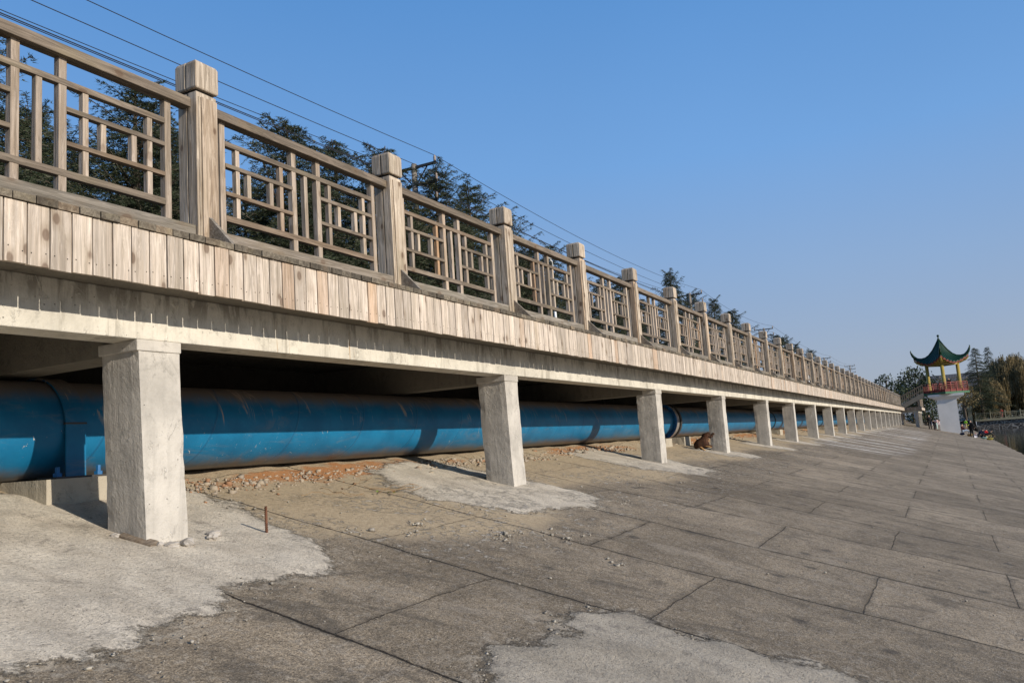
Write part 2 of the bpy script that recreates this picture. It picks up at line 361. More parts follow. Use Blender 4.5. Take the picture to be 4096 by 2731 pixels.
    # mortar smears trodden into the slabs
    sz_ = g.math('MULTIPLY', g.math('MULTIPLY', g.step(y, 2.6, 3.4), g.step(y, 5.6, 4.6)), g.step(x, 4.6, 5.4))
    sm = g.math('MULTIPLY', g.math('MULTIPLY', g.step(g.noise(p2, 1.5, 3), .43, .52), g.step(g.noise(p2, 11, 8, .8, .6), .53, .57)), g.math('MULTIPLY_ADD', sz_, .9, .10))
    c = g.mix(g.math('MULTIPLY', sm, .85), c, (.47, .425, .36))
    # whitewash runs far down the slope
    sx = g.noise(g.mapping(p2, (1.5, .04, 1)), 1.2, 3, .6, .1)
    zone = g.math('MULTIPLY', g.math('MULTIPLY', g.step(x, 27, 36), g.step(x, 92, 70)), g.math('MULTIPLY', g.step(y, .6, 2.4), g.step(y, 5.0, 4.2)))
    wm = g.math('MULTIPLY', g.step(sx, .54, .56), g.step(zone, .2, .6))
    wm = g.math('MULTIPLY', wm, g.step(nmid, .30, .50))
    c = g.mix(g.math('MULTIPLY', wm, .85), c, (.56, .52, .46))
    # fine pebbles and pores
    v = g.t.nodes.new('ShaderNodeTexVoronoi'); g.set(v.inputs['Vector'], p2); v.inputs['Scale'].default_value = 75
    peb = g.math('MULTIPLY', g.step(v.outputs['Distance'], .30, .18), g.step(g.sep(v.outputs['Color'])[0], .80, .84))
    c = g.mix(g.math('MULTIPLY', peb, .7), c, (.52, .46, .38))
    por = g.math('MULTIPLY', g.step(v.outputs['Distance'], .34, .2), g.step(g.sep(v.outputs['Color'])[1], .72, .76))
    c = g.mix(g.math('MULTIPLY', por, .55), c, (.055, .048, .04))
    oil = g.math('MULTIPLY', g.step(g.voro(g.vadd(p2, g.comb(g.math('MULTIPLY', nf, .15), 0., 0.)), 1.9), .15, .07), g.math('SUBTRACT', 1., g.math('MULTIPLY', tm, .6)))
    c = g.mix(g.math('MULTIPLY', oil, .6), c, (.055, .05, .045))
    c = g.mix(g.math('MULTIPLY', jn, g.math('SUBTRACT', 1., pm)), c, (.03, .026, .022))
    g.color(c)
    h = g.math('ADD', g.math('MULTIPLY', nf, .55), g.math('ADD', g.math('MULTIPLY', nff, .28), g.math('MULTIPLY', n45, .45)))
    h = g.math('ADD', h, g.math('MULTIPLY', g.math('MULTIPLY', jn, g.math('SUBTRACT', 1., pm)), -1.6)); h = g.math('ADD', h, g.math('MULTIPLY', sm, .9)); h = g.math('ADD', h, g.math('MULTIPLY', pm, .8)); h = g.math('ADD', h, g.math('MULTIPLY', g.math('MULTIPLY', trw, pm), .9))
    h = g.math('ADD', h, g.math('MULTIPLY', peb, .35)); h = g.math('ADD', h, g.math('MULTIPLY', por, -.3))
    g.normal(g.bump(h, .017, .9)); return g.mat
M['ground'] = ground_mat()

# ------------------------------------------------------------------ measured places
S = .24243; YB = 4.63; ZG0 = -.46143
def gz(y): return ZG0 + S*(y-YB)
PX0, PSP = 3.684, 5.1623
PXM = {0: 3.66, 1: 8.74, 2: 14.45, 3: 19.42, 4: 24.75, 5: 29.5}
def pillar_x(k): return PXM.get(k, PX0+PSP*k)
KX0, KSP = 4.013, 2.351
XEND = 104.0; WATERZ = -2.5

# ------------------------------------------------------------------ ground: one sheet down to below the water
def poly_sd(PX, PY, poly):
    d = np.full(PX.shape, 1e9); inside = np.zeros(PX.shape, bool); n = len(poly)
    for i in range(n):
        x0, y0 = poly[i]; x1, y1 = poly[(i+1) % n]; dx, dy = x1-x0, y1-y0
        t = np.clip(((PX-x0)*dx+(PY-y0)*dy)/(dx*dx+dy*dy), 0, 1)
        d = np.minimum(d, np.hypot(PX-x0-t*dx, PY-y0-t*dy))
        c = ((y0 > PY) != (y1 > PY)) & (PX < (x1-x0)*(PY-y0)/((y1-y0) if y1 != y0 else 1e-9)+x0); inside ^= c
    return np.where(inside, d, -d)
G = 1.0595
PATCH = [
 [(1.2, 7.3), (3.1, 6.9), (3.286, 5.9), (4.3, 5.75), (4.75, 5.5), (4.731, 4.881), (4.414, 3.992), (4.259, 3.547), (4.013, 3.43), (3.646, 3.47), (3.33, 3.499), (3.133, 3.341), (2.772, 3.268), (2.44, 3.198), (1.896, 3.209), (1.0, 3.3), (-1.5, 3.1), (-1.5, 7)],
 [(7.269, 5.612), (7.86, 5.752), (8.763, 5.741), (8.9, 4.945), (8.9, 3.9), (8.687, 3.475), (8.224, 3.345), (6.995, 3.641), (6.593, 4.344), (6.686, 4.906)],
 [(4.602, 2.092), (4.325, 2.079), (4.251, 1.993), (3.616, 2.103), (3.241, 1.983), (2.6, 1.6), (2.9, .3), (4.889, .0), (4.889, .531), (4.812, .956), (4.745, 1.412), (4.92, 1.857), (4.838, 1.965)],
 [(12.3, 5.6), (13.8, 5.7), (14.6, 4.7), (14.2, 3.6), (13, 3.5), (12.2, 4.3)],
]
PATCH = [[(a*G, b*G) for a, b in p] for p in PATCH]
for k in range(3, 19):
    x = pillar_x(k)
    PATCH.append([(x-1.2, 5.6), (x+.9, 5.8), (x+1.3, 4.7), (x+1.2, 3.9), (x+.1, 3.5), (x-1.0, 4.2)])
def make_ground():
    xs = np.concatenate([np.arange(-14, 1.0, .5), np.arange(1.0, 12, .035), np.arange(12, 30, .12), np.arange(30, 110, .6), np.arange(110, 172.1, 2.)])
    ys = np.concatenate([np.arange(-14, -4, 1.), np.arange(-4, 0, .12), np.arange(0, 6.4, .035), np.arange(6.4, 7.75, .1)])
    X, Y = np.meshgrid(xs, ys, indexing='ij'); Z = ZG0+S*(Y-YB)
    n = sum(np.sin(X*a+Y*b+c)*w for a, b, c, w in [(1.3, .7, 0, .006), (2.9, -1.7, 1, .004), (5.3, 4.1, 2, .0025), (-9.1, 6.3, 3, .0018), (14, 17, 4, .001), (23, -19, 5, .0008)])
    sd = np.full(X.shape, -9.)
    near = X < 100
    for i, p in enumerate(PATCH): sd = np.maximum(sd, poly_sd(X, Y, p)-(.0 if i < 4 else .32))
    wob = .04*np.sin(X*7+Y*3)+.03*np.sin(X*13-Y*11)+.02*np.sin(X*29+Y*23)
    msk = np.clip(.5+(sd+wob)/.8, 0, 1)
    Z = Z+n+np.clip((sd+wob)/.10, 0, 1)*.010+np.clip((sd+.1)/.3, 0, 1)*.004*(np.sin(X*9+np.sin(Y*7)*2)+np.sin(Y*13+np.sin(X*5)*2)+np.sin(X*21-Y*17))*.6
    lim = np.where(X < 13, 3.9, 4.1)-.5*np.sin(X*1.1)*.6-np.clip((X-4.5)*(8.5-X)/4, 0, 1)*.35
    tan = np.clip((Y-lim)/1.0+.35, 0, 1)*np.clip(1.15-(X-30)/60, .3, 1)
    clay = np.clip(1-np.abs(Y-5.98)/.50, 0, 1)*(0.75+.45*np.sin(X*.9+1.2))
    Z = Z+np.clip((Y-5.85)/.3, 0, 1)*.022*(1+.5*np.sin(X*5.3)+.3*np.sin(X*11))*(X > 4.9)
    nx, ny = X.shape; I = np.arange(nx*ny).reshape(nx, ny)
    F = np.stack([I[:-1, :-1], I[1:, :-1], I[1:, 1:], I[:-1, 1:]], -1).reshape(-1, 4)
    o = npmesh('ground', np.stack([X, Y, Z], -1).reshape(-1, 3), F, M['ground'], smooth=True)
    at = o.data.attributes.new('mask', 'FLOAT_VECTOR', 'POINT')
    at.data.foreach_set('vector', np.stack([msk, tan, clay], -1).astype(np.float32).ravel())
    tag(o, 'sloping concrete embankment of weathered slabs', 'ground', kind='structure')
make_ground()

g = NG('lake_water', .06, .5); n = g.noise(g.mapping(g.pos(), (1, 1.6, 1)), 2.2, 4, .6, .3); n2 = g.noise(g.pos(), .35, 3)
g.color((.018, .018, .012)); g.normal(g.bump(g.math('ADD', n, g.math('MULTIPLY', n2, 2.)), .03, .12)); M['water'] = g.mat
b = MB(); b.add([(-500, -1500, WATERZ), (171.2, -1500, WATERZ), (171.2, -1, WATERZ), (-500, -1, WATERZ)], [(0, 1, 2, 3)])
tag(b.build('water', M['water']), 'dark still lake water at the foot of the embankment', 'water', kind='structure')

M['soil'] = plain('dry_grass_soil', (.16, .14, .07), .95, .1, 0, .4, .6)
b = MB(); zt = 1.42
b.add([(-400, 7.75, zt), (1800, 7.75, zt), (1800, 1500, zt), (-400, 1500, zt)], [(0, 1, 2, 3)])
tag(b.build('inland_ground', M['soil']), 'level ground inland of the boardwalk', 'ground', kind='structure')
b = MB()
b.add([(171, -1500, -.75), (1800, -1500, -.75), (1800, 7.75, -.75), (171, 7.75, -.75)], [(0, 1, 2, 3)])
tag(b.build('far_ground', M['soil']), 'level ground behind the stone wall on the far bank', 'ground', kind='structure')
b = MB()
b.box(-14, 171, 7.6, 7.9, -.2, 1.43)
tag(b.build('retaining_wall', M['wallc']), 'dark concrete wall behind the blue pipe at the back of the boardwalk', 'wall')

# ------------------------------------------------------------------ boardwalk
BW = empty('boardwalk', (0, 0, 0), 0, 'long raised concrete boardwalk with a skirt of pale vertical planks and square pillars', 'boardwalk')
def disp_box(x0, x1, y0, y1, z0, z1, seg, amp, seed, chip=.0, slope=None):
    """box with subdivided faces and worn uneven edges"""
    rs = np.random.default_rng(seed); bm = bmesh.new()
    bmesh.ops.create_cube(bm, size=1)
    for v in bm.verts: v.co = Vector((x0+(v.co.x+.5)*(x1-x0), y0+(v.co.y+.5)*(y1-y0), z0+(v.co.z+.5)*(z1-z0)))
    # slice evenly
    for ax, a, c in ((0, x0, x1), (1, y0, y1), (2, z0, z1)):
        k = max(1, int((c-a)/seg))
        for i in range(1, k):
            p = [0, 0, 0]; p[ax] = a+(c-a)*i/k; nn = [0, 0, 0]; nn[ax] = 1
            bmesh.ops.bisect_plane(bm, geom=bm.verts[:]+bm.edges[:]+bm.faces[:], plane_co=p, plane_no=nn)
    ph = rs.uniform(0, 6, 12)
    cx, cy = (x0+x1)/2, (y0+y1)/2
    for v in bm.verts:
        p = v.co
        e = sum((abs(p[i]-lo) < 1e-4 or abs(p[i]-hi) < 1e-4) for i, (lo, hi) in enumerate(((x0, x1), (y0, y1), (z0, z1))))
        w = math.sin(p.z*9+ph[0])+math.sin(p.z*23+ph[1]+p.x*7)+math.sin(p.x*17+ph[2])*.6+math.sin(p.y*21+p.z*5+ph[3])*.6
        off = Vector((math.copysign(1, p.x-cx) if abs(p.x-x0) < 1e-4 or abs(p.x-x1) < 1e-4 else 0, math.copysign(1, p.y-cy) if abs(p.y-y0) < 1e-4 or abs(p.y-y1) < 1e-4 else 0, 0))
        p += off*w*amp
        if e >= 2:
            k = .004+abs(rs.normal(0, chip))
            p -= off*k
    me = bpy.data.meshes.new('m'); bm.to_mesh(me); bm.free(); return me
def pillar(x, y0=YB, y1=YB+.38, zb=None, zt=.877, k=0, name='pillar', wd=.335):
    zb = gz(y0)-.15 if zb is None else zb
    me = disp_box(x, x+wd, y0, y1, zb, zt-.075, .07 if k < 5 else .3, .0010, k+50, .0022 if k < 5 else 0)
    ln = {0: -.055, 1: -.07}.get(k, 0.)
    for v in me.vertices: v.co.x += ln*(v.co.z-zb)/(zt-zb)
    me.name = name; me.materials.append(M['conc'])
    o = bpy.data.objects.new(name, me); COL.objects.link(o); o.parent = BW
    c = MB(); c.box(x-.008+ln, x+wd+.008+ln, y0-.005, y1+.01, zt-.075, zt)
    c.build('pillar_collar', M['conc'], o, bevel=.006)
    return o
NP = 20
for k in range(-1, NP): pillar(pillar_x(k), k=max(k, 0) if k >= 0 else 30)
b = MB(); b.box(-6, XEND, YB, YB+.25, .877, 1.20); b.build('edge_beam', M['beam'], BW, bevel=.008)
for k in range(-1, NP):
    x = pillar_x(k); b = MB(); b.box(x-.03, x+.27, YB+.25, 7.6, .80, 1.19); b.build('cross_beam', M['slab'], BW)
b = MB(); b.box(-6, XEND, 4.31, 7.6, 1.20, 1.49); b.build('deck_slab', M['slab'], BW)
# skirt planks
def skirt(x0, x1, y, z0, z1, axis='x', seed=3, nails_to=14, flip=1, parent=BW):
    rs = random.Random(seed); b = MB(); x = x0; i = 0
    while x < x1:
        w = .1285; gap = rs.choice([.0025, .003, .009, .004, .011, .003, .0025, .007])
        j = rs.uniform(-.0025, .0025); zz = z0+rs.uniform(-.004, .004); t = rs.uniform(-.003, .003)
        zt_ = z1+rs.uniform(-.002, .001)
        a, c = x+gap/2, x+w-gap/2
        if axis == 'x':
            e = max(0., (.0095-gap)/2); y1 = y-.010; fa, fc = a+e, c-e          # worn front arrises narrower than the back
            b.add([(fa, y-.024+j, zz), (fc, y-.024+j, zz+t), (fc, y1, zz+t), (c, y1+.0005, zz+t), (c, y, zz+t), (a, y, zz), (a, y1+.0005, zz), (fa, y1, zz),
                   (fa, y-.024+j, zt_), (fc, y-.024+j, zt_), (fc, y1, zt_), (c, y1+.0005, zt_), (c, y, zt_), (a, y, zt_), (a, y1+.0005, zt_), (fa, y1, zt_)],
                  [(7, 6, 5, 4, 3, 2, 1, 0), tuple(range(8, 16))]+[(q, (q+1) % 8, 8+(q+1) % 8, 8+q) for q in range(8)])
            if x < nails_to:
                for nx in (a+.022, c-.022):
                    for nz in (zz+.075+rs.uniform(-.012, .012),):
                        b.box(nx-.003, nx+.003, y-.0255+j, y-.02, nz-.003, nz+.003, 1)
        else:
            b.box(y-.024, y, a, c, zz, zt_)
        x += w; i += 1
    o = b.build('plank_skirt', [M['slat'], M['dark']], parent)
    return o
skirt(-6+.02, XEND, 4.274, 1.150, 1.493)
b = MB(); b.box(-6, XEND, 4.279, 4.305, 1.205, 1.488); b.build('gap_shade_strip', M['dark'], BW)  # added dark strip behind the planks, standing in for shade in the gaps
def deck_boards(x0, x1, y0, y1, seed=5, parent=BW):
    rs = random.Random(seed); b = MB(); x = x0
    while x < x1:
        j = rs.uniform(-.007, .007); w = .1285; dz = rs.uniform(-.002, .002)
        b.box(x+.003, x+w-.003, y0+j, y1, 1.4955, 1.538+dz); x += w
    return b.build('deck_boards', M['boardend'], parent)
deck_boards(-6+.06, XEND, 4.236, 7.6)

# ------------------------------------------------------------------ railing
RL = empty('wooden_railing', (0, 0, 0), 0, 'weathered timber railing with lattice panels and capped square posts along the boardwalk', 'railing')
def post_mesh():
    b = MB(); w = .185; d = .185; z0 = 1.536; z1 = 2.712
    b.box(0, w, 0, .0875, z0, z1); b.box(0, w, .0975, d, z0, z1)
    b.box(.012, w-.012, .08, .105, z0, z1-.01, 1)
    b.box(.040, w-.002, -.014, 0-.0005, z0, z1-.035)                  # proud trim board on the lake face
    b.box(.018, .029, -.006, -.0005, z0, z1-.035)
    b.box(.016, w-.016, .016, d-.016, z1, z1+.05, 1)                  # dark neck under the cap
    return b
def cap_mesh():
    b = MB(); a = -.013; c = .198
    lev = [(.006, 2.735), (0, 2.745), (0, 2.925), (.010, 2.948), (.045, 2.960)]
    for (ya, yb) in ((a, .0875), (.0975, c)):
        vs = []; fs = []
        for e, z in lev:
            y0 = ya+e if ya == a else ya; y1 = yb-e if yb == c else yb
            vs += [(a+e, y0, z), (c-e, y0, z), (c-e, y1, z), (a+e, y1, z)]
        for i in range(len(lev)-1):
            for k in range(4): k2 = (k+1) % 4; fs.append((i*4+k, i*4+k2, i*4+4+k2, i*4+4+k))
        fs.append((3, 2, 1, 0)); q = (len(lev)-1)*4; fs.append((q, q+1, q+2, q+3)); b.add(vs, fs)
    b.box(a+.03, c-.03, .08, .11, 2.74, 2.94, 1)
    return b
# x positions of lattice members measured inside one bay (relative to the post's left face)
SY = 4.60/4.55; OX = 4.013
XS = dict(a=4.336, b=4.48, c=4.597, d=4.835, e=4.949, f=5.104, g=5.244, h=5.400, i=5.547, j=5.671, k=5.897, l=6.022, m=6.17)
def lattice_mesh(seed, y=.10):
    rs = random.Random(seed); b = MB()
    zf = {'hr': 2.595, 'r2': (2.423, 2.463), 'r3': (2.258, 2.290), 'r4': (2.040, 2.070), 'r5': (1.835, 1.880)}
    span = {'a': ('deck', 'hr'), 'b': ('r5', 'r2'), 'c': ('r4', 'r3'), 'd': ('r4', 'r3'), 'e': ('r5', 'r2'), 'f': ('deck', 'hr'), 'g': ('r5', 'r2'),
            'h': ('deck', 'hr'), 'i': ('r5', 'r2'), 'j': ('r4', 'r3'), 'k': ('r4', 'r3'), 'l': ('r5', 'r2'), 'm': ('deck', 'hr')}
    full = 'afhm'
    for k, (lo, hi) in span.items():
        xr = XS[k]*SY-OX-.02; w = .052 if k in full else .040
        dp = .050 if k in full else .042
        z0 = 1.538 if lo == 'deck' else zf[lo][1]-.012; z1 = 2.60 if hi == 'hr' else zf[hi][0]+.012
        yy = y+(0 if k in full else .004); jx = rs.uniform(-.004, .004)
        b.box(xr-w+jx, xr+jx, yy, yy+dp, z0, z1)
    xa = XS['a']*SY-OX-.02-.052; xf = XS['f']*SY-OX-.02; xh = XS['h']*SY-OX-.02; xm = XS['m']*SY-OX-.02
    def rail(x0, x1, z, t=0., m=1, yy=None):
        y0 = y-.003 if yy is None else yy
        vs = [(x0, y0, z[0]+t), (x1, y0, z[0]-t), (x1, y0+.046, z[0]-t), (x0, y0+.046, z[0]+t), (x0, y0, z[1]+t), (x1, y0, z[1]-t), (x1, y0+.046, z[1]-t), (x0, y0+.046, z[1]+t)]
        b.add(vs, [(0,3,2,1),(4,5,6,7),(0,1,5,4),(1,2,6,5),(2,3,7,6),(3,0,4,7)], m)
    rail(xa+.05, xm-.05, zf['r2'], rs.uniform(-.002, .002)); rail(xa+.05, xm-.05, zf['r5'], rs.uniform(-.003, .003))
    rail(xa+.052, xf-.051, zf['r3'], 0, 1); rail(xh-.001, xm-.052, zf['r3'], rs.uniform(-.002, .002)); rail(xa+.052, xf-.051, zf['r4'], rs.uniform(-.002, .002)); rail(xh-.001, xm-.052, zf['r4'])
    return b
def handrail_mesh():
    b = MB(); b.box(.186, KSP-.001, .055, .145, 2.595, 2.668); return b
def kick_mesh():
    b = MB(); b.box(.187, KSP-.002, .028, .078, 1.539, 1.712); return b
def brace_mesh():
    b = MB(); b.add([(.085, -.245, 1.541), (.085, -.0155, 1.541), (.085, -.0155, 1.785), (.118, -.245, 1.541), (.118, -.0155, 1.541), (.118, -.0155, 1.785)],
                    [(0, 2, 1), (3, 4, 5), (0, 3, 5, 2), (0, 1, 4, 3), (1, 2, 5, 4)]); return b
NPOST = 43
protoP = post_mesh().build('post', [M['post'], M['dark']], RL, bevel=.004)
protoC = cap_mesh().build('post_cap', [M['post'], M['dark']], protoP, bevel=.004)
protoB = brace_mesh().build('brace', M['curb'], protoP, bevel=.002)
protoL = [lattice_mesh(s).build('lattice_panel', [M['bal'], M['rail']], RL, bevel=.002) for s in (1, 2, 3)]
protoH = handrail_mesh().build('handrail', M['rail'], RL, bevel=.006)
protoK = kick_mesh().build('kickboard', M['curb'], RL, bevel=.003)
YP = 4.50; first = True
rs = random.Random(11)
for k in range(-2, NPOST):
    x = KX0+KSP*k; loc = (x, YP+.014, 0)
    if first: P = protoP; P.location = loc
    else:
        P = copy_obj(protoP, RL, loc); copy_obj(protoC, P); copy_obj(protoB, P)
    P.rotation_euler = (rs.uniform(-.0015, .0015), rs.uniform(-.0015, .0015), 0)
    if k < NPOST-1:
        for lst, idx in (([protoH], 0), ([protoK], 0), (protoL, rs.randrange(3))):
            pr = lst[idx]
            if pr.get('used'): o = copy_obj(pr, RL, (x, YP, 0))
            else: pr['used'] = 1; o = pr; o.location = (x, YP, 0)
            if pr in protoL: o.rotation_euler = (rs.uniform(-.004, .004), 0, rs.uniform(-.003, .003)); o.location.z = rs.uniform(-.004, .004)
            else: o.rotation_euler = (0, rs.uniform(-.0012, .0012), 0)
    first = False
for pr in [protoH, protoK]+protoL:
    if 'used' in pr: del pr['used']
for o in RL.children_recursive:
    if 'used' in o: del o['used']
bpy.context.view_layer.update()

# ------------------------------------------------------------------ water pipe
PY, PZ, PR = 6.35, .3915, .3865
WP = empty('water_pipe', (0, PY, PZ), 0, 'big dusty blue steel water pipe running under the boardwalk', 'pipe')
def ring(x0, x1, r0_, r1_, n=64, y=PY, z=PZ):
    b = MB(); vs = []; fs = []
    for k in range(n):
        t = 2*math.pi*k/n; c, s_ = math.cos(t), math.sin(t)
        vs += [(x0, r0_*c, r0_*s_), (x0, r1_*c, r1_*s_), (x1, r1_*c, r1_*s_), (x1, r0_*c, r0_*s_)]
    for k in range(n):
        a = k*4; c = ((k+1) % n)*4
        for i in range(4): fs.append((a+i, a+(i+1) % 4, c+(i+1) % 4, c+i))
    b.add(vs, fs); return b
b = MB(); n = 96; xs = list(np.arange(-12, 103, 1.5)); vs = []; fs = []
for x in xs:
    for k in range(n):
        t = 2*math.pi*k/n; vs.append((x, PR*math.cos(t), PR*math.sin(t)))
for i in range(len(xs)-1):
    for k in range(n): k2 = (k+1) % n; fs.append((i*n+k, i*n+k2, (i+1)*n+k2, (i+1)*n+k))
b.add(vs, fs); b.build('barrel', M['pipe'], WP, smooth=True)
for x in (19.85,):
    o = ring(x, x+.05, PR-.01, PR+.075).build('flange', M['bluesteel'], WP)
    o2 = ring(x+.055, x+.30, PR+.01, PR+.06).build('coupling_sleeve', M['greysteel'], WP)
    o3 = ring(x+.305, x+.40, PR-.01, PR+.10).build('flange', M['steel'], WP)
    for k in range(20):
        bb = MB()
        t = 2*math.pi*k/20+.1; c = ((PR+.04)*math.cos(t), (PR+.04)*math.sin(t))
        bb.tube([(x-.045, c[0], c[1]), (x, c[0], c[1])], .02, 6); bb.build('bolt', M['bluesteel'], o)
for x in (33.3, 47.2, 61.2, 75): ring(x, x+.05, PR-.01, PR+.03).build('joint_ring', M['steel'], WP)
def saddle(x):
    b = MB(); n = 40; vs = []; fs = []; w = .165
    prof = [(PR+.012, math.pi*1.0-t) for t in np.linspace(0, math.pi, n)]
    pts = [(-(PR+.012), -.385)]+[((PR+.012)*math.cos(t), (PR+.012)*math.sin(t)) for t in np.linspace(math.pi, 0, n)]+[((PR+.012), -.385)]
    for (yy, zz) in pts:
        L = math.hypot(yy, zz) or 1; s_ = 1+.014/(PR)
        vs += [(x, yy, zz), (x+w, yy, zz), (x+w, yy*s_, zz*(s_ if zz > 0 else 1)), (x, yy*s_, zz*(s_ if zz > 0 else 1))]
    for i in range(len(pts)-1):
        for k in range(4): fs.append((i*4+k, i*4+(k+1) % 4, i*4+4+(k+1) % 4, i*4+4+k))
    fs += [(3, 2, 1, 0), tuple(len(vs)-4+k for k in range(4))]
    b.add(vs, fs); o = b.build('saddle_strap', M['pipe'], WP)
    c = MB(); c.box(x-.15, x+w+.17, -PR-.13, -PR+.1, -.392, -.372); c.build('base_plate', M['steel'], o)
    for dx in (-.09, w+.08):
        d = MB(); d.tube([(x+dx, -PR-.06, -.372), (x+dx, -PR-.06, -.30)], .018, 6); d.tube([(x+dx, -PR-.06, -.372), (x+dx, -PR-.06, -.345)], .032, 6); d.build('bolt', M['bluesteel'], o)
    c = MB(); c.box(x-.006, x+w+.006, -PR-.030, -PR-.004, .022, .036); c.build('clamp_joint', M['steel'], o)
saddle(3.985)
def cblock(x0, x1, y0, y1, zt, label, seed):
    me = disp_box(x0, x1, y0, y1, gz(y0)-.15, zt, .12, .003, seed, .004); me.name = 'concrete_block'; me.materials.append(M['block'])
    o = bpy.data.objects.new('concrete_block', me); COL.objects.link(o); tag(o, label, 'block', 'concrete blocks under the blue pipe'); return o
cblock(3.70, 4.75, 5.74, 7.1, .004, 'concrete block carrying the pipe strap behind the nearest pillar', 201)
cblock(17.95, 18.45, 5.62, 6.9, -.03, 'small concrete block under the pipe just before its flanged coupling', 202)
cblock(19.45, 20.0, 5.62, 6.9, -.015, 'concrete block with a cement-splashed top behind the brown stump', 203)
cblock(32.4, 33.0, 5.66, 6.9, .0, 'pale concrete block beneath the pipe beyond the fifth pillar', 204)
cblock(45.9, 46.5, 5.66, 6.9, .0, 'farthest concrete block visible beneath the pipe', 205)

# ------------------------------------------------------------------ rubble, stones, crumbs
def ico():
    bm = bmesh.new(); bmesh.ops.create_icosphere(bm, subdivisions=1, radius=1)
    v = np.array([p.co[:] for p in bm.verts]); f_ = np.array([[q.index for q in fc.verts] for fc in bm.faces]); bm.free(); return v, f_
IV, IF = ico()
CV = np.array([(x, y, z) for x in (-1, 1) for y in (-1, 1) for z in (-1, 1)])*.8; CF = np.array([(0,1,3),(0,3,2),(4,6,7),(4,7,5),(0,4,5),(0,5,1),(2,3,7),(2,7,6),(0,2,6),(0,6,4),(1,5,7),(1,7,3)])
def rocks(pts, sizes, flat=.6, seed=1):
    rs = np.random.default_rng(seed); n = len(pts); m = len(CV)
    V = np.repeat(CV[None], n, 0)+rs.uniform(-.42, .42, (n, m, 3))
    V = V*np.stack([rs.uniform(.7, 1.4, n), rs.uniform(.6, 1.2, n), rs.uniform(.45, .9, n)*flat/.6], -1)[:, None]
    th = rs.uniform(0, 6.28, n); c, s_ = np.cos(th), np.sin(th)
    x = V[..., 0]*c[:, None]-V[..., 1]*s_[:, None]; y = V[..., 0]*s_[:, None]+V[..., 1]*c[:, None]
    V = np.stack([x, y, V[..., 2]], -1)*np.asarray(sizes)[:, None, None]+np.asarray(pts)[:, None]
    F = (CF[None]+(np.arange(n)*m)[:, None, None]).reshape(-1, 3)
    return V.reshape(-1, 3), F
def rock_mat(name, a, b_, c_=None):
    g = NG(name, .9, .15); r = g.n('NewGeometry').outputs['Random Per Island']; n = g.noise(g.pos(), 40, 4, .6)
    c = g.mix(r, a, b_)
    if c_: c = g.mix(g.step(r, .80, .82), c, c_)
    g.color(g.mix(g.math('MULTIPLY', n, .5), c, tuple(x*.5 for x in a))); g.normal(g.bump(n, .01, .6)); return g.mat
M['rubble'] = rock_mat('rubble_stone', (.42, .35, .26), (.28, .235, .19), (.32, .16, .08))
M['crumb'] = rock_mat('mortar_crumb', (.46, .42, .35), (.24, .215, .18))
def zg(x, y): return gz(y)
xs_ = np.concatenate([rng.uniform(4.2, 16, 2400), rng.uniform(16, 60, 1600)])
ys_ = 6.02-np.abs(rng.normal(0, .17, len(xs_)))+.12*rng.uniform(-1, 1, len(xs_))
sz = np.clip(rng.lognormal(-4.85, .62, len(xs_)), .003, .034)
V, F_ = rocks(np.stack([xs_, ys_, gz(ys_)+sz*.12+np.clip((ys_-5.85)/.3, 0, 1)*.02], -1), sz, .7, 3)
tag(npmesh('rubble', V, F_, M['rubble']), 'broken stones and red clay lumps strewn along the foot of the pipe', 'rubble', kind='stuff')
# crumbs along patch edges and loose over the slope
pts = []; big = []
for p in PATCH[:4]:
    for i in range(len(p)):
        (x0, y0), (x1, y1) = p[i], p[(i+1) % len(p)]; L = math.hypot(x1-x0, y1-y0)
        for _ in range(int(L*34)):
            t = rng.uniform(); x = x0+(x1-x0)*t+rng.normal(0, .07); y = y0+(y1-y0)*t+rng.normal(0, .07)
            if y < 5.7 and x > 1.5 and y > .6: pts.append((x, y))
for (cx, cy, k) in [(5.928, 4.125, 26), (6.26, 3.468, 46), (6.349, 2.495, 12), (6.888, 3.318, 8), (6.843, 3.09, 18), (9.27, 3.477, 40), (5.231, 4.189, 16), (5.6, 3.9, 16), (3.833, 2.246, 3)]:
    for _ in range(k): pts.append((cx+rng.normal(0, .14)*abs(rng.normal())**.5, cy+rng.normal(0, .06))); big.append(len(pts)-1)
for _ in range(700): pts.append((rng.uniform(2, 16), rng.uniform(-1.5, 5.6)))
for _ in range(260): pts.append((rng.uniform(2, 5.2), rng.uniform(3.0, 5.6)))
for _ in range(700): pts.append((rng.uniform(10, 30), rng.normal(3.9, .45)))
pts = np.array(pts); sz = np.clip(rng.lognormal(-5.5, .50, len(pts)), .002, .011); sz[big] = np.clip(rng.lognormal(-5.1, .6, len(big)), .003, .024)
V, F_ = rocks(np.stack([pts[:, 0], pts[:, 1], gz(pts[:, 1])+.007], -1), sz, .55, 5)
tag(npmesh('gravel', V, F_, M['crumb']), 'loose mortar crumbs and grit scattered over the embankment', 'gravel', kind='stuff')
M['stone'] = rock_mat('pale_stone', (.55, .50, .43), (.45, .41, .36))
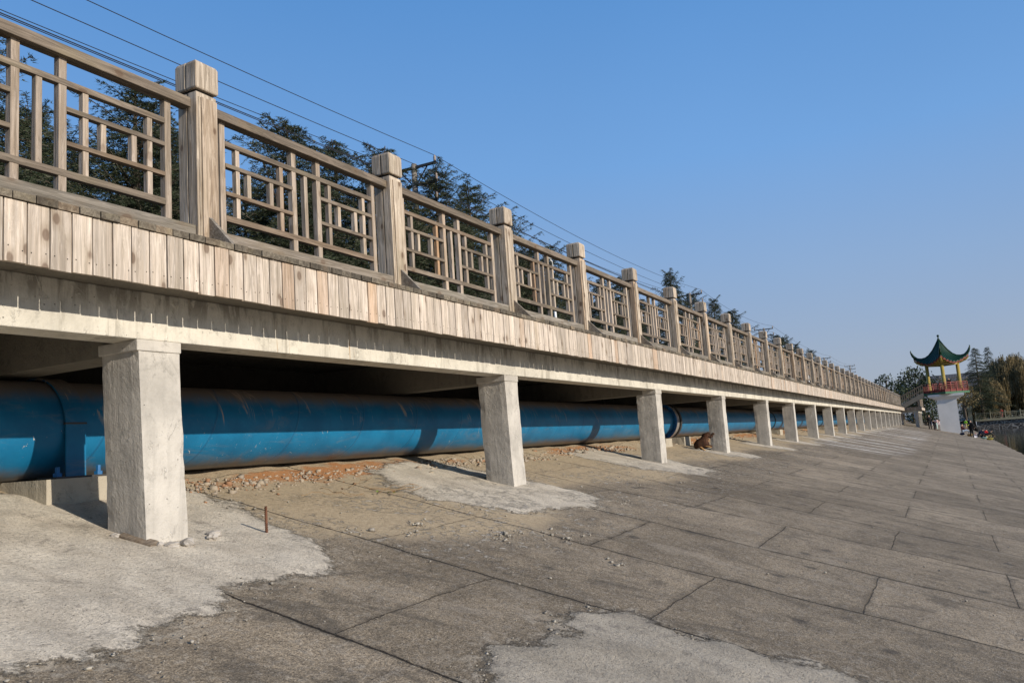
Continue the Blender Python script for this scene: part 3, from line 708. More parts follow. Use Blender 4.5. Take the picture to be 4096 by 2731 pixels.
def stone(x, y, s_, label, seed, mat='stone', grp='loose stones round the nearest pillar'):
    bm = bmesh.new(); bmesh.ops.create_icosphere(bm, subdivisions=2, radius=1); rs = random.Random(seed)
    a = [rs.uniform(.7, 1.3) for _ in range(3)]; ph = [rs.uniform(0, 6) for _ in range(4)]
    for v in bm.verts:
        k = 1+.16*math.sin(v.co.x*4+ph[0])+.12*math.sin(v.co.y*5+ph[1])+.1*math.sin(v.co.z*7+ph[2])+rs.uniform(-.06, .06)
        v.co = Vector((v.co.x*a[0]*k*s_, v.co.y*a[1]*k*s_, v.co.z*.65*k*s_))
    me = bpy.data.meshes.new('stone'); bm.to_mesh(me); bm.free(); me.materials.append(M[mat])
    o = bpy.data.objects.new('stone', me); COL.objects.link(o); o.location = (x, y, gz(y)+s_*.35+.01)
    tag(o, label, 'stone', grp)
stone(3.84, 4.47, .052, 'largest pale stone at the front corner of the nearest pillar', 1)
stone(3.75, 4.51, .036, 'rounded stone left of the largest one at the nearest pillar', 2)
stone(3.70, 4.56, .030, 'small angular stone against the mortar strip at the nearest pillar', 3)
stone(4.10, 4.53, .045, 'flat grey stone right of the nearest pillar', 4)
stone(4.17, 4.60, .040, 'pale stone at the right edge of the nearest pillar foot', 5)
stone(3.60, 4.86, .028, 'white chip behind the left edge of the nearest pillar', 6)
b = MB()
b.add([(3.60, 4.83, gz(4.83)-.0), (3.66, 4.85, gz(4.85)), (3.70, 4.57, gz(4.57)), (3.62, 4.55, gz(4.55)), (3.60, 4.83, gz(4.83)+.035), (3.66, 4.85, gz(4.85)+.04), (3.70, 4.57, gz(4.57)+.045), (3.63, 4.56, gz(4.55)+.03)],
      [(0,3,2,1),(4,5,6,7),(0,1,5,4),(1,2,6,5),(2,3,7,6),(3,0,4,7)])
tag(b.build('wood_scrap', M['rail'], bevel=.004), 'flat scrap of formwork timber lying against the nearest pillar foot', 'wood scrap')

# rusty rebar
b = MB(); x, y = 4.544*1.0, 4.468; zb = gz(y)
b.tube([(x, y, zb-.05), (x-.004, y-.003, zb+.205)], .009, 8)
for i in range(14): b.tube([(x-.0003*i, y, zb+.012+i*.0135), (x-.0003*i, y, zb+.018+i*.0135)], .0115, 8)
tag(b.build('rebar', M['rust']), 'short rusty reinforcing bar standing upright in the slope', 'rebar')

# creeping vine
VI = empty('vine', (6.6, 5.0, gz(5.0)), 0, 'dry creeping vine with a few green and brown leaves on the slope', 'plant')
b = MB()
for s_ in range(7):
    rs = random.Random(s_+30); p = [Vector((rs.uniform(-.3, .3), rs.uniform(-.1, .3), 0))]; a = rs.uniform(0, 6.28)
    for i in range(9):
        a += rs.uniform(-.6, .6); q = p[-1]+Vector((math.cos(a)*.09, math.sin(a)*.05, 0)); p.append(q)
    pts = [Vector((q.x, q.y, S*q.y+.02+.03*abs(math.sin(i*.9+s_)))) for i, q in enumerate(p)]
    b.tube(pts, .003, 5)
b.build('stem', plain('vine_stem', (.25, .17, .09), .8), VI)
def leaf_mat(n, c): return plain(n, c, .6, .3, 0, .3, 30)
LM = [leaf_mat('vine_leaf_green', (.20, .26, .05)), leaf_mat('vine_leaf_brown', (.24, .13, .05))]
for i, (dx, dy, m_) in enumerate([(-.06, -.02, 1), (-.02, .0, 0), (.08, -.10, 0), (.13, -.1, 1), (.17, -.07, 1), (-.28, .22, 1), (.05, -.06, 0)]):
    rs = random.Random(i); b = MB(); L = .035; a = rs.uniform(0, 6)
    o2 = [(0, 0), (.7, .5), (1.1, .2), (1.6, 0), (1.1, -.25), (.7, -.5)]
    P_ = []
    for (u, v_) in o2: P_.append((dx+L*(u*math.cos(a)-v_*math.sin(a)), dy+L*(u*math.sin(a)+v_*math.cos(a)), S*dy+.035+.02*v_*v_+.012*u))
    b.add(P_, [(0, 1, 2, 3), (0, 3, 4, 5)]); b.build('leaf', LM[m_], VI)

# ------------------------------------------------------------------ stump
M['bark'] = wood('stump_wood', 2, (.070, .027, .011), (.032, .013, .006), .3, .4, .8, 1.1, .0)
def skin(name, V, E, rad, mat, parent=None, sub=2, root=0, smooth=True):
    bm = bmesh.new(); L = bm.verts.layers.skin.verify(); vs = []
    for i, v in enumerate(V):
        q = bm.verts.new(v); r_ = rad[i]; q[L].radius = r_ if hasattr(r_, '__len__') else (r_, r_); q[L].use_root = (i == root); vs.append(q)
    for a, c in E: bm.edges.new((vs[a], vs[c]))
    me = bpy.data.meshes.new(name); bm.to_mesh(me); bm.free(); me.materials.append(mat)
    o = bpy.data.objects.new(name, me); COL.objects.link(o)
    s_ = o.modifiers.new('skin', 'SKIN'); s_.use_smooth_shade = smooth
    m_ = o.modifiers.new('sub', 'SUBSURF'); m_.levels = sub; m_.render_levels = sub
    if parent: o.parent = parent
    return o
ST = empty('tree_stump', (18.95, 5.12, gz(5.12)), 0, 'dark brown sawn tree stump with pale roots lying beside the fourth pillar', 'stump')
V = [(.02, -.05, .16), (-.02, .07, .15), (.02, -.09, .30), (.05, -.15, .42), (.07, -.18, .50), (.0, .14, .10), (.02, -.16, .11), (.0, -.03, .07), (-.03, -.04, -.01), (.03, -.26, .07), (.06, -.22, .34), (.10, -.30, .46)]
E_ = [(0, 1), (0, 2), (2, 3), (3, 4), (1, 5), (0, 6), (0, 7), (7, 8), (6, 9), (3, 10), (10, 11)]
o = skin('stump_body', V, E_, [.13, .125, .085, .065, .06, .07, .07, .05, .03, .03, .04, .03], M['bark'], ST, 2)
ST.scale = (.85, 1.05, .80); d = o.modifiers.new('disp', 'DISPLACE'); tx = bpy.data.textures.new('stumpnoise', 'CLOUDS'); tx.noise_scale = .07; d.texture = tx; d.strength = .07
M['root'] = plain('pale_root', (.38, .22, .09), .8)
skin('root', [(-.09, .0, .10), (-.10, -.05, .06), (-.08, -.09, .0), (-.06, -.12, -.02)], [(0, 1), (1, 2), (2, 3)], [.02, .024, .02, .012], M['root'], ST, 1)
skin('root', [(-.06, -.12, .10), (-.05, -.2, .09), (-.04, -.26, .05)], [(0, 1), (1, 2)], [.016, .018, .012], M['root'], ST, 1)

# ------------------------------------------------------------------ utility poles, cables, lamps
def pole_at(x, y, zt_, zarms, label, both=True):
    T = empty('utility_pole', (x, y, 1.42), 0, label, 'utility pole', 'utility poles behind the boardwalk')
    H = zt_-1.42-.32
    b = MB(); b.tube([(0, 0, 0), (0, 0, H)], [.16, .10], 12); b.build('pole_shaft', M['polec'], T, smooth=True)
    for i, (z, y0, y1) in enumerate(zarms):
        b = MB(); b.box(-.05, .03, y0, y1, z-1.42-.05, z-1.42+.04)
        if i == 0:
            b.tube([(0, y0*.6, z-1.42-.04), (0, 0, z-1.42-.75)], .025, 6); b.tube([(0, y1*.6, z-1.42-.04), (0, 0, z-1.42-.75)], .025, 6)
        b.build('crossarm', M['steel'], T)
        ends = [y0+.05, y1-.05] if i == 0 else [y0+.05]
        for e in ends:
            q = MB(); q.lathe([(.02, 0), (.055, .02), (.035, .05), (.06, .07), (.035, .10), (.06, .12), (.035, .15), (.055, .17), (.03, .21), (.02, .24)], (0, e, z-1.42+.04), 10)
            q.build('insulator', M['insul'], T, smooth=True)
    return T
PL = [(24.1, 16, 10.75), (60.3, 16, 10.9), (88.6, 16, 11.0), (136.5, 16, 11.0), (176, 16, 12.0)]
nm = ['nearest utility pole, half hidden by a cedar behind the second railing post', 'second utility pole, hidden in cedar branches above the railing', 'third utility pole with three dark crossarms above the railing caps', 'fourth utility pole, small, just above the far railing caps', 'farthest utility pole standing clear against the hazy sky with three crossarms']
for (x, y, zt_), l in zip(PL, nm):
    dz = zt_-10.75
    pole_at(x, y, zt_, [(10.30+dz, -.95, 1.0), (9.63+dz, -.98, .35), (8.96+dz, -.95, .3)], l)
M['wire'] = plain('cable_black', (.03, .03, .035), .5)
def cable(y, dz, label, rad=.011, sag=.5):
    b = MB(); P_ = []
    nodes = [(-22., 10.53)]+[(p[0], p[2]) for p in PL]
    for (x0, z0), (x1, z1) in zip(nodes[:-1], nodes[1:]):
        for i in range(16):
            t = i/16; P_.append((x0+(x1-x0)*t, y, z0+(z1-z0)*t+dz-4*sag*t*(1-t)))
    P_.append((nodes[-1][0], y, nodes[-1][1]+dz))
    b.tube(P_, rad, 5); tag(b.build('power_cable', M['wire']), label, 'cable', 'power cables above the boardwalk')
cable(15.10, -.18, 'topmost black power cable across the sky', sag=.55)
cable(15.08, -.85, 'second power cable from the top crossing the sky', sag=.42)
cable(15.10, -1.52, 'lowest power cable crossing the sky on the lake side', sag=.30)
cable(15.55, -1.22, 'thin dark cable running just beside the lowest power cable', .014, sag=.30)
cable(16.95, -.16, 'power cable on the inland end of the crossarms, seen through the trees')

def lamp(x, y, lean, label, h=3.0, arc=True):
    T = empty('street_lamp', (x, y, 1.42), 0, label, 'street lamp', 'white street lamps beyond the railing')
    b = MB(); b.tube([(0, 0, 0), (lean*.4, .0, h*.6), (lean, 0, h)], [.05, .04, .03], 10); b.build('lamp_post', M['white'], T, smooth=True)
    b = MB(); b.tube([(lean, 0, h), (lean-.1, -.1, h+.25), (lean-.35, -.2, h+.42), (lean-.7, -.25, h+.45)], [.03, .025, .02, .02], 8); b.build('lamp_arm', M['white'], T, smooth=True)
    b = MB(); b.tube([(lean-.55, -.25, h+.46), (lean-.75, -.25, h+.49), (lean-.98, -.25, h+.46)], [.04, .09, .04], 10); b.build('lamp_head', M['white'], T, smooth=True)
    b = MB(); b.tube([(.3, 0, .0), (.3, 0, .95)], .07, 10); b.tube([(.38, 0, .8), (.55, 0, .85), (.65, 0, .55), (.65, 0, 0)], .035, 8); b.build('lamp_base_box', M['white'], T, smooth=True)
    return T
lamp(20.05, 9, -.1, 'white street lamp with slender leaning post seen through the fifth railing bay')
lamp(45.3, 9, -.1, 'white street lamp seen between the tenth and eleventh railing posts')
lamp(66, 9, .0, 'distant white street lamp peeping above the far railing')

# ------------------------------------------------------------------ trees
M['trunk'] = plain('cedar_trunk', (.10, .08, .06), .9, .1, 0, .3, 6)
M['cedar'] = foliage('cedar_needles', (.026, .038, .021), (.078, .092, .046), (.17, .16, .11), .18)
def cedar_mesh(seed, H=9., Rm=3.2, nb=150, arms=1.):
    rs = np.random.default_rng(seed); V = []; B = MB()
    B.tube([(0, 0, 0), (.05, .03, H*.5), (.02, -.02, H*.85), (.1, .05, H)], [.17, .10, .04, .012], 8)
    T = []
    for i in range(nb):
        u = (i+.5)/nb; h = H*(.06+.92*u**.9); az = i*2.399+rs.uniform(-.4, .4)
        L = Rm*((1-h/H)**.95)*rs.uniform(.5, 1.3)+.16
        arm = rs.uniform() < (.20 if u > .45 else .05)*arms
        if arm: L = L*1.0+.2
        rise = rs.uniform(.9, 1.7) if arm else (rs.uniform(-.05, .55) if u < .85 else rs.uniform(.5, 1.2))
        d = np.array([math.cos(az), math.sin(az), 0.]); side = np.array([-d[1], d[0], 0.])
        m = 9; P = [np.array([0, 0, h])+d*L*t+np.array([0, 0, L*(rise*t-((.25 if arm else .7)*rise+.20)*t**2.2)]) for t in np.linspace(0, 1, m)]
        B.tube([tuple(p) for p in P[::2]], [max(.006, .035*(1-t)*L/Rm+.006) for t in np.linspace(0, 1, len(P[::2]))], 4, cap=False)
        nt_ = int(8+L*9)
        for j in range(nt_):
            t = .12+.88*(j+rs.uniform())/nt_; q = t*(m-1); a = int(min(q, m-2)); p = P[a]+(P[a+1]-P[a])*(q-a)
            sg = 1 if j % 2 else -1; l = (.30+.55*(1-t)*min(L, 2)/2)*rs.uniform(.55, 1.3)*min(1, .35+L*.6)*((1.05-.75*t) if arm else 1)
            td = side*sg*.8+d*rs.uniform(.3, .9)+np.array([0, 0, rs.uniform(-.35, .25)]); td /= np.linalg.norm(td)
            k = max(3, int(l/.055))
            s_ = np.linspace(.08, 1, k)[:, None]
            Q = p+td*l*s_+np.array([0, 0, -1.])*(l*.45*s_**2)+rs.normal(0, .012, (k, 3))
            T.append(np.concatenate([Q, np.repeat(td[None], k, 0)], 1))
    T = np.concatenate(T); n = len(T); c = T[:, :3]; d = T[:, 3:]
    out = []
    for r_ in range(4):
        a = d*1.1+rs.normal(0, .42, (n, 3)); a[:, 2] += rs.uniform(-.15, .35, n); a /= np.linalg.norm(a, axis=1)[:, None]
        w = np.cross(a, rs.normal(0, 1, (n, 3))); w /= np.linalg.norm(w, axis=1)[:, None]+1e-9
        L = rs.uniform(.05, .11, n)[:, None]; wd = rs.uniform(.006, .014, n)[:, None]
        c = T[:, :3]+rs.normal(0, .018, (n, 3))
        out.append(np.stack([c-a*L*.3-w*wd, c-a*L*.3+w*wd, c+a*L], 1))
    tri = np.concatenate(out).reshape(-1, 3); F = np.arange(len(tri)).reshape(-1, 3)
    return tri, F, B
CED = []
for s_, (H, Rm, nb) in enumerate([(9., 3.1, 150), (9., 3.5, 160), (9., 2.7, 140)]):
    CED.append(cedar_mesh(s_+1, H, Rm*1.15, nb+40))
CED.append(cedar_mesh(9, 9., 3.2, 120, 0.))
cedar_proto = []
def cedar(x, y, ztop, var, rz, label, base=1.40, fat=1., group='cedars behind the boardwalk'):
    H = ztop-base; s_ = H/9.
    T = empty('cedar_tree', (x, y, base), rz, label, 'tree', group)
    if len(cedar_proto) < len(CED) and var == len(cedar_proto):
        tri, F, B = CED[var]; cr = npmesh('crown', tri, F, M['cedar'], T); tr = B.build('trunk', M['trunk'], T); cedar_proto.append((cr, tr))
    else:
        cr, tr = cedar_proto[var]; copy_obj(cr, T); copy_obj(tr, T)
    T.scale = (s_*fat, s_*fat, s_)
    return T
def P_on_y(px, py, y):
    d = f+rt*((px-2048)/FPX)-up*((py-1365.5)/FPX); return d*(y/d.y)
def P_on_x(px, py, x):
    d = f+rt*((px-2048)/FPX)-up*((py-1365.5)/FPX); return d*(x/d.x)
cl = [(-140, 90, 12.0, 0, 'nearest cedar, mostly beyond the left edge, drooping over the first railing bay'),
      (120, 420, 15.0, 1, 'cedar behind the left end of the railing with sky showing through its crown'),
      (545, 320, 14.5, 2, 'slender-tipped cedar just left of the nearest railing post'),
      (800, 560, 16.5, 0, 'cedar hidden low behind the nearest railing post'),
      (1150, 490, 16.0, 1, 'bushy twin-tipped cedar between the first and second railing posts'),
      (1340, 560, 17.5, 0, 'cedar with two upright tips just left of the second railing post'),
      (1530, 590, 15.5, 2, 'cedar whose bent top rises directly behind the second railing post'),
      (1735, 665, 15.3, 0, 'cedar in front of the nearest utility pole with a branch reaching right'),
      (1872, 735, 19.0, 2, 'pointed cedar standing left of the third railing post'),
      (2008, 840, 21.0, 1, 'cedar whose thin tip peeks over the third railing post'),
      (2110, 985, 17.0, 0, 'low cedar behind the fourth railing bay, one branch pointing right'),
      (2200, 975, 17.0, 2, 'rounded dark cedar left of the fourth railing post'),
      (2400, 1110, 15.5, 0, 'cedar behind the fifth railing bay'),
      (2478, 1100, 18.0, 1, 'cedar with bare star-shaped tip before the fifth railing post'),
      (2676, 1083, 15.5, 2, 'tall pointed cedar rising above the sixth railing post'),
      (2760, 1165, 16.5, 0, 'cedar wrapped round the second utility pole'),
      (2852, 1192, 15.5, 2, 'pointed cedar between the seventh and eighth railing caps'),
      (2925, 1236, 16.0, 1, 'cedar right behind the eighth railing cap'),
      (3104, 1335, 15.5, 1, 'small cedar touching the third utility pole'),
      (3134, 1343, 15.5, 0, 'cedar with a thin tip right of the third utility pole'),
      (3182, 1372, 15.5, 2, 'leaning cedar among the far railing caps'),
      (3238, 1397, 15.5, 0, 'farthest small cedar above the railing caps')]
cl += [(230, 520, 19., 0, 'dense cedar behind the middle of the first bay'), (640, 480, 18.5, 1, 'dense cedar pressed up behind the nearest post'), (-120, 620, 21., 1, 'cedar in the back row behind the left edge of the first bay'), (330, 640, 22., 2, 'back row cedar filling the first railing bay'), (660, 660, 21., 0, 'back row cedar directly behind the nearest post'),
       (980, 700, 22., 2, 'back row cedar behind the start of the second bay'), (1250, 740, 23., 0, 'back row cedar behind the middle of the second bay'), (1620, 860, 22., 1, 'back row cedar behind the third bay'),
       (1800, 900, 23., 2, 'back row cedar low behind the third railing post'), (2060, 1010, 22., 1, 'back row cedar low behind the fourth bay'), (2300, 1090, 23., 0, 'back row cedar beyond the white lamp post'), (2560, 1190, 22., 1, 'back row cedar low behind the sixth bay')]
for i, (px, py, y, v, l) in enumerate(cl):
    p = P_on_y(px, py, y)
    vv = i if i < 4 else v
    cedar(p.x, p.y, p.z, vv, i*1.7, l, fat=[1.25, 1.1, 1.3, 1.15][i % 4] if p.x < 35 else 1.)

def leafcloud(name, clumps, size, n, mat, parent, seed=1, droop=0., dens=None):
    rs = np.random.default_rng(seed); T = []
    for (cx, cy, cz, rx, rz_) in clumps:
        m = int(n*1.9*rx*rx*rz_); d = rs.normal(0, 1, (m, 3)); d /= np.linalg.norm(d, axis=1)[:, None]
        rr = rs.uniform(.45, 1.05, m)[:, None]**.6*(1+.18*np.sin(d[:, :1]*7+cx)+.15*np.sin(d[:, 1:2]*9+cz))
        c = np.array([cx, cy, cz])+d*rr*np.array([rx, rx, rz_])
        a = rs.normal(0, 1, (m, 3)); a[:, 2] -= droop; a /= np.linalg.norm(a, axis=1)[:, None]
        w = np.cross(a, rs.normal(0, 1, (m, 3))); w /= np.linalg.norm(w, axis=1)[:, None]
        s_ = size*.82*rs.uniform(.6, 1.4, m)[:, None]; L = s_*(1+droop)
        T.append(np.stack([c-a*L, c-w*s_*.5, c+a*L, c+w*s_*.5], 1))
    T = np.concatenate(T).reshape(-1, 3); return npmesh(name, T, np.arange(len(T)).reshape(-1, 4), mat, parent)
M['broad'] = foliage('broad_leaves', (.018, .032, .015), (.055, .072, .035), (.12, .12, .06), .12)
M['brown'] = foliage('autumn_leaves', (.11, .085, .035), (.20, .155, .07), (.28, .22, .11), .25)
M['willow'] = foliage('willow_leaves', (.12, .095, .042), (.27, .205, .10), (.38, .29, .16), .3)
def broad(x, y, z0, clumps, label, mat='broad', seed=1, size=.2, n=60, group=None, name='broadleaf_tree'):
    T = empty(name, (x, y, z0), 0, label, 'tree', group); top = max(c[2] for c in clumps)
    b = MB(); b.tube([(0, 0, 0), (.05, .1, top*.5), (0, 0, top)], [.2, .14, .05], 8)
    for c in clumps: b.tube([(0, 0, c[2]*.45), (c[0]*.6, c[1]*.6, c[2]*.8), (c[0], c[1], c[2])], [.08, .05, .02], 5)
    b.build('trunk', M['trunk'], T); leafcloud('crown', clumps, size, n, M[mat], T, seed)
    return T
p = P_on_x(3555, 1600, 125)
broad(p.x, p.y, 1.4, [(0, 0, 3.6, 1.5, 1.5), (0, .9, 4.0, .9, .8), (.3, -1.1, 3.0, 1.3, 1.2), (0, 1.6, 2.9, 1.2, .9), (0, -2.0, 2.3, 1.3, 1.2), (0, .2, 4.7, .8, .6), (0, -1.0, 1.5, 1.7, 1.2)], 'dark glossy broadleaf tree at the far end of the railing', seed=4)
p = P_on_x(3665, 1560, 135)
broad(p.x, p.y, .6, [(0, 0, 5.2, 2.2, 1.9), (0, 1.4, 4.2, 1.6, 1.5), (0, -1.6, 4.4, 1.7, 1.6), (0, .4, 6.2, 1.3, 1.0), (0, -1.6, 2.8, 1.8, 1.6), (0, 1.4, 2.4, 1.7, 1.5), (0, -.2, 2.9, 2., 1.7)], 'big round dark evergreen left of the pavilion columns', seed=5)
p = P_on_x(3790, 1540, 150)
broad(p.x, p.y, -.7, [(0, .6, 6.2, 1.1, 1.0), (0, -.9, 6.4, .9, .8), (0, 0, 5.0, 1.4, 1.2), (0, -.8, 3.8, 1.4, 1.4), (0, .9, 3.5, 1.4, 1.4)], 'brownish tree seen between the pavilion columns', mat='brown', seed=6)
p = P_on_x(3850, 1560, 160)
broad(p.x, p.y, -.7, [(0, 0, 5.6, 1.6, 1.6), (0, -1.0, 3.8, 1.5, 1.6), (0, 1.0, 3.8, 1.5, 1.6)], 'brown leafy tree right behind the right pavilion column', mat='brown', seed=8)

for i, (px, py, x, r_, l) in enumerate([(3700, 1640, 135, 1.5, 'dark shrub seen between the landing and the white tower'), (3725, 1600, 140, 1.7, 'taller dark shrub behind the people left of the tower'), (3650, 1620, 138, 1.4, 'dark shrub behind the staircase'),
        (3872, 1610, 176, 1.6, 'dark bush behind the gate pillar'), (3960, 1625, 180, 2.0, 'dark bush under the smaller willow'), (4010, 1620, 181, 2.0, 'dark bush under the tall willow'), (3920, 1615, 182, 2.0, 'dark bush right of the gate pillar'), (4060, 1640, 181, 1.3, 'low dark bush in front of the low house')]):
    p = P_on_x(px, py, x)
    broad(p.x, p.y, -1.0, [(0, 0, 2.0, r_, 1.6), (.2, r_*.8, 1.2, r_*.8, 1.1), (0, -r_*.8, 1.1, r_*.8, 1.1), (.2, .3, 3.0, r_*.6, .9)], l, seed=60+i, name='shrub', n=34, size=.22)
def cedar2(px, py, x, var, rz, label, fat=.8):
    p = P_on_x(px, py, x); return cedar(p.x, p.y, p.z, var, rz, label, base=-.75, fat=fat, group='cedars on the far bank')
cedar2(3896, 1388, 171.5, 3, .5, 'broad tiered cedar on the far bank just right of the pavilion roof', 1.15)
cedar2(3946, 1384, 184, 3, 2.1, 'narrow spired cedar on the far bank left of the willow', .8)
def willow(px, pyt, x, W_, label, seed, n=5200):
    rs = np.random.default_rng(seed); top = P_on_x(px, pyt, x); base = -.75; H = top.z-base
    T = empty('willow_tree', (top.x, top.y, base), 0, label, 'tree', 'willows on the far bank')
    b = MB(); b.tube([(0, 0, 0), (.2, .2, H*.35), (0, .1, H*.8)], [.35, .28, .08], 8)
    for i in range(14):
        a = i*2.4; b.tube([(0, 0, H*.28), (math.cos(a)*W_*.35, math.sin(a)*W_*.35, H*.6), (math.cos(a)*W_*.55, math.sin(a)*W_*.55, H*.8)], [.12, .08, .03], 5)
    b.build('trunk', M['trunk'], T)
    Q = []
    for i in range(n):
        a = rs.uniform(0, 6.283); lob = 1+.16*math.sin(3*a+seed)+.12*math.sin(7*a+2*seed); rr = W_*lob*rs.uniform(.1, 1)**.6; hz = H*(.97-.36*(rr/W_)**2)*rs.uniform(.58, 1.02)*(1+.07*math.sin(5*a+rr*2.3)); hz = min(hz, H*(1.0-.12*rs.uniform()))
        if rs.uniform() < .05: hz *= rs.uniform(1.0, 1.09)
        L = rs.uniform(.5, 2.6)*(.4+.9*rr/W_); L = min(L, hz-.6)
        if L <= .2: continue
        x0 = rr*math.cos(a); y0 = rr*math.sin(a); w = rs.uniform(.03, .075); k = max(2, int(L/.35)); ph = rs.uniform(0, 6)
        wx, wy = math.cos(ph)*w, math.sin(ph)*w
        for j in range(k):
            z0 = hz-L*j/k; z1 = z0-L/k*rs.uniform(.55, .95); s0 = .12*math.sin(ph+j); s1 = .12*math.sin(ph+j+1)
            Q.append([(x0+s0-wx, y0-wy, z0), (x0+s0+wx, y0+wy, z0), (x0+s1+wx*.7, y0+wy*.7, z1), (x0+s1-wx*.7, y0-wy*.7, z1)])
    Q = np.array(Q).reshape(-1, 3); npmesh('crown', Q, np.arange(len(Q)).reshape(-1, 4), M['willow'], T); return T
willow(4030, 1412, 181, 4.4, 'tall golden-green weeping willow on the far bank, right of the spired cedar', 1, 15000)
willow(3948, 1510, 176, 2.6, 'smaller weeping willow hanging in front of the two far-bank cedars', 2, 8500)
willow(3888, 1590, 168+5, 1.6, 'low weeping willow just right of the pavilion tower', 3, 3000)
willow(4110, 1525, 180, 2.6, 'weeping willow cut by the right edge of the view', 4, 5000)
rsb = random.Random(4)
for i in range(7):
    y = -14+i*4.5; z = rsb.uniform(3.5, 5.5)
    broad(200+rsb.uniform(-5, 10), y, -.8, [(rsb.uniform(-1, 1), rsb.uniform(-2.2, 2.2), z*rsb.uniform(.35, .95), rsb.uniform(1.2, 1.9), rsb.uniform(1., 1.6)) for _ in range(7)],
          ['dim background tree behind the far-bank houses, %s' % w for w in ('at the right edge of the view', 'behind the right willow', 'behind the tall willow', 'behind the low willow', 'behind the pavilion tower', 'behind the big evergreen', 'behind the white gabled house')][i], seed=20+i, size=.3, n=22, group='background trees on the far bank')

# ------------------------------------------------------------------ far bank: wall, railing, houses, stone pillar
def stonewall_mat():
    g = NG('rubble_masonry', .9, .15); co = g.pos(); v = g.mapping(co, (1, 1.0, 1.3))
    v = g.vadd(v, g.comb(0., g.math('MULTIPLY', g.noise(co, 2, 3), .3), 0.))
    e = g.voro(v, 1.6, 'DISTANCE_TO_EDGE'); cc = g.t.nodes.new('ShaderNodeTexVoronoi'); g.set(cc.inputs['Vector'], v); cc.inputs['Scale'].default_value = 1.6
    c = g.mix(g.sep(cc.outputs['Color'])[0], (.055, .05, .045), (.12, .105, .09))
    c = g.mix(g.step(e, .07, .03), c, (.30, .28, .25)); g.color(c); g.normal(g.bump(g.step(e, .0, .1), .05, .5)); return g.mat
M['masonry'] = stonewall_mat()
M['coping'] = plain('sand_coping', (.34, .30, .19), .8)
M['whitewall'] = plain('whitewashed_wall', (.60, .60, .58), .8, .2, 0, .06, 1)
g = NG('grey_roof_tiles', .8, .2); x_ = g.math('SINE', g.math('MULTIPLY', g.sep(g.pos())[1], 22.)); g.color(g.mix(g.step(x_, -.4, .6), (.12, .12, .125), (.06, .06, .065))); M['rooft'] = g.mat
M['glassd'] = plain('dark_window_glass', (.03, .04, .05), .15, .5)
FB = empty('far_wall', (170, 0, -2.6), 0, 'dark rubble masonry wall with a sandy coping along the far side of the water', 'wall')
b = MB(); b.box(0, .6, -60, -4.45, -.4, 1.62); b.build('masonry', M['masonry'], FB)
b = MB(); b.box(-.25, .9, -60, -4.3, 1.62, 1.95); b.build('coping', M['coping'], FB)
FR = empty('far_railing', (169.95, 0, -.65), 0, 'pale sandy lattice railing standing on the far bank wall', 'railing')
for i in range(20):
    y = -4.45-2.30*i
    b = MB(); b.box(-.09, .09, y-.09, y+.09, 0, 1.30); b.box(-.11, .11, y-.11, y+.11, 1.30, 1.38); b.build('post', M['coping'], FR)
    b = MB(); ya, yb = y-2.20, y-.10
    for z in (.12, .95, 1.08): b.box(-.035, .035, ya, yb, z-.03, z+.03)
    for t in (.12, .25, .75, .88): b.box(-.03, .03, ya+(yb-ya)*t-.025, ya+(yb-ya)*t+.025, .13, .95)
    for z in (.38, .70): b.box(-.032, .032, ya+.35*(yb-ya), ya+.65*(yb-ya), z-.025, z+.025)
    for t in (.35, .65): b.box(-.031, .031, ya+(yb-ya)*t-.025, ya+(yb-ya)*t+.025, .15, .95)
    b.build('lattice_panel', M['coping'], FR)
# sloping rubble bank between embankment and wall
b = MB(); b.add([(168.5, -1.0, -2.2), (171.2, -4.5, -2.6), (174, -4.4, -.7), (171, 1.0, -.9), (169.5, -3.4, -1.6)], [(0, 1, 4), (1, 2, 4), (2, 3, 4), (3, 0, 4)])
tag(b.build('stone_bank', M['masonry']), 'low bank of rough stones at the end of the embankment', 'bank', kind='structure')
T = empty('gate_pillar', (170.6, -3.60, -1.2), 0, 'pale stone gate pillar with a broad cap at the end of the far railing', 'pillar')
b = MB(); b.box(-.3, .3, -.32, .32, 0, 2.65); b.build('shaft', M['coping'], T); b = MB(); b.box(-.42, .42, -.45, .45, 2.65, 2.95); b.box(-.3, .3, -.32, .32, 2.95, 3.05); b.build('cap', M['coping'], T)
def fence(x, y0, y1, z, label):
    T = empty('picket_fence', (x, 0, z), 0, label, 'fence'); b = MB()
    for zz in (.15, .95): b.box(-.02, .02, y0, y1, zz-.03, zz+.03)
    b.build('rail', M['rooft'], T); b = MB(); y = y0
    while y < y1: b.box(-.015, .015, y-.02, y+.02, 0, 1.15); y += .22
    b.build('pickets', M['white'], T)
fence(172.5, -3.1, .2, -.7, 'low pale picket fence left of the gate pillar')
